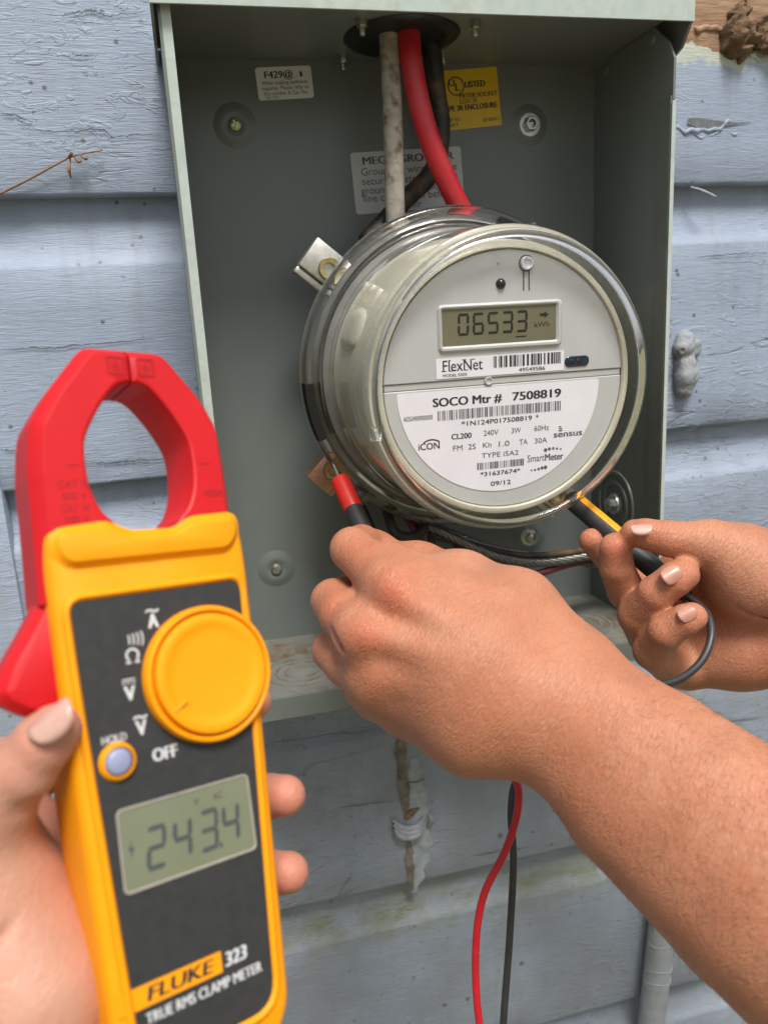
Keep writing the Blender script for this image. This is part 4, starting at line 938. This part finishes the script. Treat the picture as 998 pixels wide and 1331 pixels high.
# soft knuckle hills
for px, py, d, r in ((512, 762, .366, 21), (472, 826, .364, 20), (490, 884, .366, 17)): E1.limb([J(px, py, d, r), J(px-10, py-8, d+.004, r*.8)], .006, .014)
E1.carve([Wd(505, 792, .346), Wd(523, 788, .345), Wd(545, 778, .346)], .0007, .0022)
E1.carve([Wd(428, 745, .374), Wd(447, 760, .365), Wd(468, 776, .357)], .0018, .003)
E1.carve([Wd(412, 812, .378), Wd(432, 824, .368), Wd(446, 842, .362)], .0016, .003)
E1.carve([Wd(545, 716, .368), Wd(552, 722, .362), Wd(556, 738, .358)], .0008, .002)
lo = np.array([1e9]*3); hi = -lo
def bounds(F_):
    P = np.array([[p-r, p+r] for g_ in F_.groups for a, b, ra, rb in g_[2] for p, r in ((a, ra), (b, rb))]).reshape(-1, 3); return P.min(0)-.006, P.max(0)+.006
V1, Q1 = E1.build(*bounds(E1))

E2 = Flesh(.00095)
# palm
w2 = (Wd(1085, 792, .43), .030)
E2.limb([w2, J(960, 745, .452, 46), J(893, 742, .462, 34)], .012, .012)
E2.limb([w2, J(955, 785, .456, 44), J(886, 782, .466, 34)], .012, .014)
E2.limb([w2, J(955, 830, .452, 46), J(884, 822, .462, 32)], .012, .014)
E2.limb([J(1070, 822, .43, 62), J(965, 848, .440, 42), J(893, 868, .450, 28)], .012, .014)
E2.limb([J(1085, 794, .43, 76), J(1200, 800, .41, 82), J(1400, 850, .37, 120), J(1560, 900, .35, 130)], .02, .02)
E2.limb([J(1060, 770, .422, 62), J(975, 745, .424, 56), J(925, 712, .420, 33)], .012, .012)     # thenar
# thumb
E2.limb([J(955, 722, .420, 40), J(920, 706, .418, 27), J(868, 700, .419, 23.5), J(838, 694, .423, 20), J(824, 692, .426, 17)], .0012, .008)
# index behind the probe, middle in front, ring, little
E2.limb([J(893, 742, .462, 26), J(838, 762, .480, 23), J(800, 735, .476, 20), J(778, 712, .470, 17.5), J(769, 703, .467, 16.5)], .0012, .006)
E2.limb([J(886, 780, .466, 28), J(838, 792, .462, 25), J(813, 768, .446, 24), J(801, 738, .436, 22), J(799, 713, .432, 20.5)], .0012, .005)
E2.limb([J(884, 822, .462, 28), J(842, 826, .450, 26), J(829, 800, .432, 26), J(852, 772, .418, 24), J(876, 753, .412, 22.5), J(887, 747, .412, 21)], .0012, .004)
E2.limb([J(893, 866, .450, 28), J(868, 862, .440, 25), J(848, 846, .424, 25), J(864, 822, .410, 22.5), J(890, 806, .404, 20.5), J(899, 802, .404, 19)], .0012, .004)
# palm creases
E2.carve([Wd(915, 745, .405), Wd(940, 785, .408), Wd(975, 800, .41), Wd(1010, 802, .41)], .0009, .0025)
E2.carve([Wd(913, 850, .418), Wd(914, 880, .42), Wd(912, 900, .425)], .0012, .003)
E2.carve([Wd(905, 722, .398), Wd(925, 718, .393), Wd(960, 700, .395)], .0006, .002)
V2, Q2 = E2.build(*bounds(E2))
Vp = np.concatenate([V1, V2]); Qp = np.concatenate([Q1, Q2+len(V1)])
pm = np_mesh('person', Vp, Qp)
spots_attr(pm, Vp, 'redness', [(Wd(505, 766, .348), .013, 1.0), (Wd(470, 828, .345), .013, .85), (Wd(452, 705, .378), .010, .8), (Wd(425, 782, .378), .010, .7), (Wd(430, 846, .382), .007, .4), (Wd(488, 886, .35), .009, .35),
    (Wd(805, 712, .42), .009, .8), (Wd(769, 703, .455), .009, .6), (Wd(893, 750, .40), .007, .55), (Wd(903, 803, .395), .006, .55), (Wd(820, 690, .415), .008, .5), (Wd(950, 830, .41), .03, .3), (Wd(860, 700, .41), .012, .3)])
spots_attr(pm, Vp, 'pale', [(Wd(960, 760, .41), .02, .35), (Wd(915, 855, .42), .012, .4)])
person = obj('person', pm, M['skinA'])
tag(person, 'bare tanned arms of a person pressing two test probes against the meter', 'person')
up = -CF
nail(Wd(833, 684, .4098), Wd(810, 684, .414)-Wd(850, 683, .41), CU*.9-CF*.7, .0085, .0115, M['nail_pale'], person)
nail(Wd(873, 746, .4023), Wd(893, 738, .403)-Wd(852, 762, .402), -CF+CU*.35-CR*.1, .0098, .0112, M['nail'], person)
nail(Wd(893, 797, .3953), Wd(908, 790, .395)-Wd(872, 808, .396), -CF+CU*.4-CR*.1, .0086, .0098, M['nail'], person)
# forearm hair along both edges of the arm
hv = []; hf = []
Vn = np.array(V1); 
pmn = np.zeros(len(pm.vertices)*3, np.float32); pm.vertices.foreach_get('normal', pmn); pmn = pmn.reshape(-1, 3)[:len(V1)]
dist_w = (Vn-Wd(740, 920, .34))@(Wd(1010, 1130, .3)-Wd(740, 920, .34)); 
cand = np.where(dist_w > .0015)[0]; rng.shuffle(cand)
armdir = Wd(1010, 1130, .3)-Wd(740, 920, .34); armdir /= np.linalg.norm(armdir)
for i in cand[:5000]:
    p = Vn[i]; nn = pmn[i]; g_ = rng.normal(0, .3, 3); d = nn*.55+armdir*.75*(1)+g_*.5; d /= np.linalg.norm(d); Ls = rng.uniform(.002, .0065); w_ = .000042
    s_ = np.cross(d, nn); s_ /= np.linalg.norm(s_)+1e-9; t_ = np.cross(s_, d)
    b = len(hv); mid = p+d*Ls*.5+nn*.0004; tip = p+d*Ls-nn*.0008
    hv += [p+s_*w_, p-s_*w_*.5+t_*w_, p-s_*w_*.5-t_*w_, mid+s_*w_*.8, mid-s_*w_*.4+t_*w_*.7, mid-s_*w_*.4-t_*w_*.7, tip]
    hf += [(b, b+1, b+4, b+3), (b+1, b+2, b+5, b+4), (b+2, b, b+3, b+5), (b+3, b+4, b+6), (b+4, b+5, b+6), (b+5, b+3, b+6)]
ho = obj('arm_hair', mesh('arm_hair', hv, hf, True), M['hair'], person); ho['kind'] = 'stuff'

# ---- photographer's left hand round the clamp meter
E3 = Flesh(.0009)
E3.limb([J(-42, 1092, .215, 62), J(-8, 1040, .210, 52), J(30, 1000, .2075, 43), J(56, 966, .2070, 38), J(72, 949, .2075, 34)], .0015, .008)
E3.limb([J(-60, 1110, .225, 75), J(-10, 1190, .22, 92), J(30, 1290, .217, 105), J(30, 1420, .222, 140)], .012, .02)
E3.limb([J(-70, 1120, .25, 80), J(-10, 1200, .262, 80), J(20, 1320, .262, 100), J(10, 1460, .25, 150)], .015, .025)
E3.limb([J(20, 1420, .235, 150), J(-30, 1600, .235, 150), J(-100, 1900, .235, 170)], .02, .02)
# palm roll seen in the gap, then fingers behind the meter to the right edge
E3.limb([J(-30, 1060, .268, 60), J(55, 1085, .268, 34), J(110, 1150, .27, 32)], .01, .016)
for y0, y1, tx, ty, rr in ((985, 930, 330, 912, 25), (1100, 1050, 371, 1034, 28), (1190, 1150, 375, 1134, 28), (1270, 1240, 330, 1225, 23)):
    E3.limb([J(-10, y0+20, .268, 45), J(110, y0, .292, 32), J(230, y1, .302, 31), J(310, (y1+ty)/2, .288, 30), J(tx-22, ty+1, .270, rr), J(tx, ty, .266, rr*.93)], .0012, .004)
E3.carve([Wd(28, 1062, .200), Wd(44, 1056, .203), Wd(56, 1046, .208)], .0016, .004)
E3.carve([Wd(20, 1270, .196), Wd(60, 1215, .20), Wd(85, 1140, .208)], .0007, .003)
E3.carve([Wd(-10, 1230, .2), Wd(35, 1180, .202), Wd(50, 1120, .208)], .0006, .003)
V3, Q3 = E3.build(*bounds(E3))
hm = np_mesh('person', V3, Q3)
spots_attr(hm, V3, 'redness', [(Wd(85, 960, .200), .012, .45), (Wd(372, 1040, .26), .012, .6), (Wd(382, 1140, .26), .012, .6), (Wd(345, 915, .26), .01, .6), (Wd(90, 1100, .26), .02, .5), (Wd(60, 1030, .22), .01, .3)])
spots_attr(hm, V3, 'pale', [(Wd(0, 1120, .205), .02, .4), (Wd(30, 1290, .2), .02, .25)])
holder = obj('person', hm, M['skinB'])
tag(holder, 'pale hand wrapped round the yellow clamp meter with the thumb on its edge', 'person')
nail(Wd(62, 932, .1995), Wd(92, 912, .202)-Wd(34, 962, .200), -CF*.75+CU*.75-CR*.35, .0105, .0128, M['nail_pale'], holder, .5)

# ------------------------------------------------------------------ test probes and their leads
def probe(name, tip, tail, rad, mt, label, tipmat, stripe=None, collar=None):
    d = tail-tip; Ln = np.linalg.norm(d); n = d/Ln
    u = np.cross(n, CF); u /= np.linalg.norm(u); v = np.cross(n, u)
    root = empty(name, frame4(tip, u, v, n)); tag(root, label, 'test probe')
    obj('grip', sharp(mesh('grip', *lathe([(.0001, .012), (rad*.7, .0122), (rad*.98, .014), (rad, .016), (rad, Ln*.78), (rad*.8, Ln*.86), (rad*.62, Ln), (.0001, Ln)], 28)), 40), mt, root)
    obj('tip', sharp(mesh('tip', *lathe([(.0001, -.004), (.0008, 0), (.001, .003), (.001, .013)], 14))), tipmat, root)
    if collar:
        c0, c1, cm = collar; obj('collar', sharp(mesh('collar', *lathe([(rad*.6, c0), (rad*1.04, c0+.001), (rad*1.06, c1-.001), (rad*1.01, c1)], 28)), 40), cm, root)
    if stripe:
        s0, s1, ang, sm = stripe; vv = []; ff = []
        for i in range(2):
            for k in range(7):
                a = ang+(k-3)*.13; vv.append(((rad+.0004)*math.cos(a), (rad+.0004)*math.sin(a), s0 if i == 0 else s1))
        for k in range(6): ff.append((k, k+1, 8+k, 7+k))
        obj('stripe', mesh('stripe', vv, ff, True), sm, root)
    return root, n
def rel(root, P):
    Mi = root.matrix_world.inverted(); return [np.array(Mi @ Vector(p)) for p in P]
bottom = CO+cv_*(-124*S)+cu_*(AX*S)-cn_*(15*S)
# red probe in the hand at the left of the meter
rp, _ = probe('test_probe', Wd(434, 606, .497), Wd(506, 764, .44), .0058, M['probe_blk'], 'red and black test probe pressed to the lower left meter lug', M['zinc'], None, (.012, .038, M['probe_red']))
rl = [Wd(492, 745, .444), Wd(512, 785, .437), Wd(560, 870, .43), Wd(630, 965, .42), Wd(668, 1010, .415), Wd(673, 1050, .41), Wd(657, 1105, .41), Wd(628, 1165, .41), Wd(618, 1235, .41), Wd(622, 1325, .41), Wd(640, 1420, .41), Wd(600, 1540, .39), Wd(480, 1600, .34), bottom-cv_*.03+cu_*.012, bottom+cu_*.010]
obj('lead', mesh('lead', *tube(rel(rp, rl), .0020, 12, 10), True), M['lead_red'], rp)
# black probe with yellow stripe in the right hand
a0, a1 = Wd(722, 632, .492), Wd(893, 776, .428)
bp_, bn = probe('test_probe', a0, a1, .0061, M['probe_blk'], 'black test probe with a yellow stripe between thumb and fingers', M['zinc'])
mv4 = bp_.matrix_world.inverted()
toward = np.array((mv4.to_3x3() @ Vector(-CF+CU*.75+CR*.35))); an = math.atan2(toward[1], toward[0]); Lp_ = np.linalg.norm(a1-a0)
vv = []; ff = []; rad = .0061
for i, zz in enumerate(np.linspace(.0165, Lp_*.62, 8)):
    for k in range(7):
        a = an+(k-3)*.14; r_ = rad+.00035; vv.append((r_*math.cos(a), r_*math.sin(a), zz))
for i in range(7):
    for k in range(6): ff.append((i*7+k, i*7+k+1, (i+1)*7+k+1, (i+1)*7+k))
obj('stripe', mesh('stripe', vv, ff, True), M['yellow_band'], bp_)
bl_ = [Wd(885, 769, .431), Wd(900, 780, .424), Wd(918, 797, .410), Wd(924, 825, .400), Wd(912, 858, .395), Wd(884, 882, .395), Wd(845, 895, .40), Wd(790, 915, .412), Wd(720, 965, .425), Wd(675, 1008, .425), Wd(664, 1050, .422), Wd(667, 1120, .42), Wd(662, 1220, .42), Wd(654, 1330, .42), Wd(650, 1430, .42), Wd(600, 1580, .39), Wd(470, 1640, .33), bottom-cv_*.034-cu_*.008, bottom-cu_*.010]
obj('lead', mesh('lead', *tube(rel(bp_, bl_), .0020, 12, 10), True), M['lead_blk'], bp_)

# ------------------------------------------------------------------ things on the wall
# painted conduit running down from the box
cx0 = Wy(890, 930, -.012); 
pc = [np.array([cx0[0]-.002, -.012, z]) for z in (ZB-.02, -.3)]
top_ = Wy(893, 905, -.013); botp = Wy(846, 1331, -.013)
dirp = (botp-top_); 
P = [top_-dirp*.12, top_+dirp*.2, top_+dirp*.5, top_+dirp*.8, botp, botp+dirp*1.2]
con = obj('conduit', mesh('conduit', *tube(P, .0125, 28, 14), True), M['pipe']); tag(con, 'grey painted vertical conduit on the siding below the box', 'pipe')
for t_ in (.72, .8, .84):
    c = top_+dirp*t_; obj('paint_ridge', mesh('paint_ridge', *tube([c+np.array([.0127*math.cos(a)*1.0, .0127*math.sin(a), .0015*math.sin(3*a+t_*9)]) for a in np.linspace(math.pi*.95, math.pi*2.05, 12)], [.0002, .0006, .0004, .0007, .0002], 6, 2), True), M['pipe'], con)
def blob(name, parts, h, mt, label, cat, rough=.0, seed=1):
    F_ = Flesh(h)
    for P_, k, K in parts: F_.limb(P_, k, K)
    V, Q = F_.build(*bounds(F_))
    if rough:
        r = np.random.default_rng(seed); kx = r.normal(0, 1, (14, 3)); kx *= (np.geomspace(150, 2600, 14)/np.linalg.norm(kx, axis=1))[:, None]; ph = r.uniform(0, 6.28, 14)
        d = sum(np.sin(V@kx[i]+ph[i])/(np.linalg.norm(kx[i])/150)**.75 for i in range(14)); V = V+(d*rough)[:, None]*np.array([.6, -1, .5])
    o = obj(name, np_mesh(name, V, Q), mt); tag(o, label, cat); return o
W_ = lambda px, py, y, r: (Wy(px, py, y), r)
strap = blob('pipe_strap', [([W_(889, 441, -.002, .0072), W_(887, 452, -.003, .0085)], .003, .003), ([W_(890, 474, -.003, .0092), W_(891, 490, -.004, .0096), W_(888, 507, -.004, .007)], .003, .003), ([W_(903, 447, -.001, .0045), W_(902, 458, -.001, .004)], .003, .003)], .0008, M['lump'], 'weathered painted-over clip on the siding beside the box', 'clip', .00028, 3)
q_ = obj('screw', sharp(mesh('screw', *lathe([(.0001, .0008), (.0015, .0006), (.0022, .0014), (.003, .001), (.0032, -.001)], 18))), M['stain'], strap); q_.matrix_local = Matrix.Translation(Wy(885, 456, -.0118)) @ face_m
blob('mud_nest', [([W_(962, 20, -.004, .008), W_(958, 48, -.006, .008), W_(970, 62, -.006, .005)], .004, .004), ([W_(985, 40, -.005, .010), W_(1010, 48, -.006, .011)], .004, .003), ([W_(948, 36, -.004, .005), W_(955, 30, -.007, .005)], .003, .003), ([W_(972, 50, -.008, .004), W_(966, 72, -.003, .004)], .003, .003)], .0010, M['mud'], 'brown crumbly insect mud nest stuck on bare wood', 'nest', .0028, 5)
def streak(pts, wd, y, mt, seed, name='dirt_streak'):
    Q_ = crom([Wy(px, py, y) for px, py in pts], 14); rr = np.random.default_rng(seed); v = []; f = []; nn_ = len(Q_); wl = np.convolve(rr.uniform(.35, 1.3, nn_+4), np.ones(3)/3, 'same')[2:-2]; wr_ = np.convolve(rr.uniform(.35, 1.3, nn_+4), np.ones(3)/3, 'same')[2:-2]
    for i_, q in enumerate(Q_):
        e_ = min(1, .25+3*min(i_, nn_-1-i_)/nn_); th = .0012*e_*rr.uniform(.5, 1.2)
        for dx, dy in ((-wd*wl[i_]*e_, 0), (-wd*.5*wl[i_]*e_, -th*.8), (0, -th), (wd*.5*wr_[i_]*e_, -th*.7), (wd*wr_[i_]*e_, 0)): v.append((q[0]+dx, q[1]+dy, q[2]+1.3))
    for i_ in range(nn_-1):
        for k_2 in range(4): f.append((i_*5+k_2, i_*5+k_2+1, (i_+1)*5+k_2+1, (i_+1)*5+k_2))
    return obj(name, mesh(name, v, f, True), mt, wall)
M['residue'] = plain('pale_residue', (.27, .31, .33), .7, 0, .2, 120, .4, 300, .0006, .3, ((.2, .2, .15), .6, 80))
streak([(538, 985), (540, 1030), (546, 1080), (544, 1120), (538, 1160)], .012, -.0004, M['residue'], 4)
streak([(520, 945), (522, 985), (525, 1030), (529, 1062)], .0052, -.0012, M['stain'], 5); streak([(532, 1092), (532, 1120), (536, 1158)], .0042, -.0012, M['stain'], 6); streak([(528, 1016), (540, 1016), (553, 1012)], .003, -.0012, M['stain'], 7)
cl_ = []
for k in range(3):
    cl_.append(tube([Wy(px, py+k*6, -.003-.0015*k) for px, py in ((511+k, 1066), (519, 1074), (531, 1077), (544, 1073), (551-k, 1062))], [.0012, .0026, .0028, .0026, .0012], 10, 6))
cl_.append(tube([Wy(px, py, -.001) for px, py in ((557, 1056), (560, 1066), (556, 1076))], [.0015, .0032, .0014], 10, 6))
cc_ = obj('cable_clip', mesh('cable_clip', *join(*cl_), True), M['lump']); tag(cc_, 'painted-over round clip at the end of a brown streak below the box', 'clip')
obj('mud_plug', mesh('mud_plug', *tube([Wy(px, py, -.002) for px, py in ((526, 1064), (534, 1056), (545, 1050))], [.0012, .0032, .001], 8, 5), True), M['mud'], cc_)
# dry tendril and splinters
def stick(name, pts, r, label, cat='twig', mt='twig'):
    o = obj(name, mesh(name, *tube([Wy(*p) for p in pts], r, 8, 8), True), M[mt]); tag(o, label, cat); return o
tw = stick('dry_tendril', [(-30, 268, -.002), (0, 252, -.0025), (40, 232, -.004), (88, 206, -.006), (108, 200, -.006), (134, 195, -.004)], [.0008, .0008, .0007, .0006, .0004], 'thin dry brown vine tendril lying across the siding')
for pts in ([(88, 206, -.006), (93, 200, -.009), (91, 197, -.01)], [(96, 204, -.006), (103, 210, -.009), (106, 208, -.01)], [(92, 206, -.006), (90, 220, -.008), (93, 232, -.006)], [(104, 201, -.006), (112, 206, -.01), (108, 204, -.011)]):
    o = obj('leaf_shred', mesh('leaf_shred', *tube([Wy(*p) for p in pts], [.0004, .0013, .0003], 6, 4), True), M['twig'], tw)
stick('wood_splinter', [(896, 243, .003), (912, 248, -.004), (930, 256, -.008)], [.0009, .0012, .0009], 'pale wood splinter poking out under a siding lap', 'splinter', 'lump')
for i, (px, py, lab) in enumerate(((650, 1086, 'rusty nail head in the siding right of the painted-over clip'), (678, 1252, 'rusty nail head in the siding beside the black test lead'), (578, 1306, 'rusty nail head in the lowest siding left of the red lead'), (608, 1298, 'rusty nail head close beside the red test lead'))):
    o = obj('nail_head', sharp(mesh('nail_head', *lathe([(.0001, .0008), (.0016, .0007), (.0022, 0), (.0022, -.001)], 14))), M['stain']); o.matrix_world = Matrix.Translation(Wy(px, py, -.0002)) @ face_m
    tag(o, lab, 'nail', 'nail heads in the siding')
# curled paint along a split in the siding
def flake(pts, y, r, seed):
    F_ = Flesh(.0007); F_.limb([(Wy(px, py, y), r*(.6+.8*random.random())) for px, py in pts], .0012, .001)
    V, Q = F_.build(*bounds(F_)); rr = np.random.default_rng(seed); ph = rr.uniform(0, 6, 4)
    V = V+np.stack([0*V[:, 0], -.0005*np.sin(V[:, 0]*330+ph[0]), .0012*np.sin(V[:, 0]*210+ph[1])+.0006*np.sin(V[:, 0]*620+ph[2])], 1)
    V[:, 2] += 1.3
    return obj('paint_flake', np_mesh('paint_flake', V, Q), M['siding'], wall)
flake([(880, 164), (890, 171), (905, 172), (920, 168), (935, 166), (945, 160)], .0005, .0022, 1)
flake([(896, 173), (912, 177), (930, 176), (955, 172)], .0008, .0016, 2)
flake([(905, 178), (930, 180), (950, 178)], .001, .0012, 3)
flake([(968, 66), (978, 70), (985, 78), (975, 74)], .0005, .002, 4)
flake([(905, 38), (918, 34), (930, 40), (945, 42), (960, 50)], .0006, .0022, 6)
M['crack0'] = plain('dark_split', (.13, .14, .15), .8, 0, .35, 150)
g_ = obj('split', mesh('split', *(lambda P_, Q_: ([tuple(p+np.array([0, 0, 1.3])) for p in P_+Q_], [(i, i+1, len(P_)+i+1, len(P_)+i) for i in range(len(P_)-1)]))([Wy(px, py, -.0009) for px, py in ((894, 154), (905, 153), (920, 155), (940, 158), (960, 159), (975, 158))], [Wy(px, py, -.0009) for px, py in ((893, 161), (905, 166), (920, 168), (938, 165), (955, 162), (975, 159))])), M['crack0'], wall)

def crack_line(pts, w, seed):
    Q_ = crom([Wy(px, py, -.0011) for px, py in pts], 10); rr = np.random.default_rng(seed); v = []; f = []
    for i, q in enumerate(Q_):
        t_ = i/(len(Q_)-1); ww = w*(.25+math.sin(t_*math.pi))*rr.uniform(.5, 1.2); dz = rr.normal(0, .0004)
        v += [(q[0], q[1], q[2]+1.3+dz+ww), (q[0], q[1], q[2]+1.3+dz-ww)]
    for i in range(len(Q_)-1): f.append((2*i, 2*i+1, 2*i+3, 2*i+2))
    return obj('crack', mesh('crack', v, f), M['crack'], wall)
M['crack'] = plain('dark_crack', (.1, .115, .14), .8, 0, .3, 200)
for k, (pts, w) in enumerate((([(0, 148), (20, 150), (44, 160)], .0005), ([(38, 169), (90, 171), (130, 168), (140, 172), (147, 178), (175, 175), (210, 176)], .0005), ([(80, 20), (100, 16), (120, 14), (140, 20), (185, 16)], .0005), ([(88, 71), (108, 72), (128, 71)], .0004), ([(0, 455), (60, 452), (120, 447), (200, 441)], .0004), ([(105, 603), (150, 601), (180, 598), (222, 596)], .0006), ([(0, 585), (12, 586), (22, 585)], .0005), ([(440, 1050), (470, 1046), (520, 1040)], .0004), ([(370, 1032), (400, 1028)], .0004), ([(890, 560), (930, 548), (998, 540)], .0004), ([(905, 335), (950, 330), (998, 329)], .0004), ([(470, 1150), (440, 1165), (455, 1140), (460, 1135)], .0004), ([(690, 1100), (640, 1108), (610, 1112)], .0004), ([(900, 945), (950, 938), (998, 930)], .0006), ([(870, 1283), (900, 1276), (922, 1268)], .0007))):
    crack_line(pts, w, k)
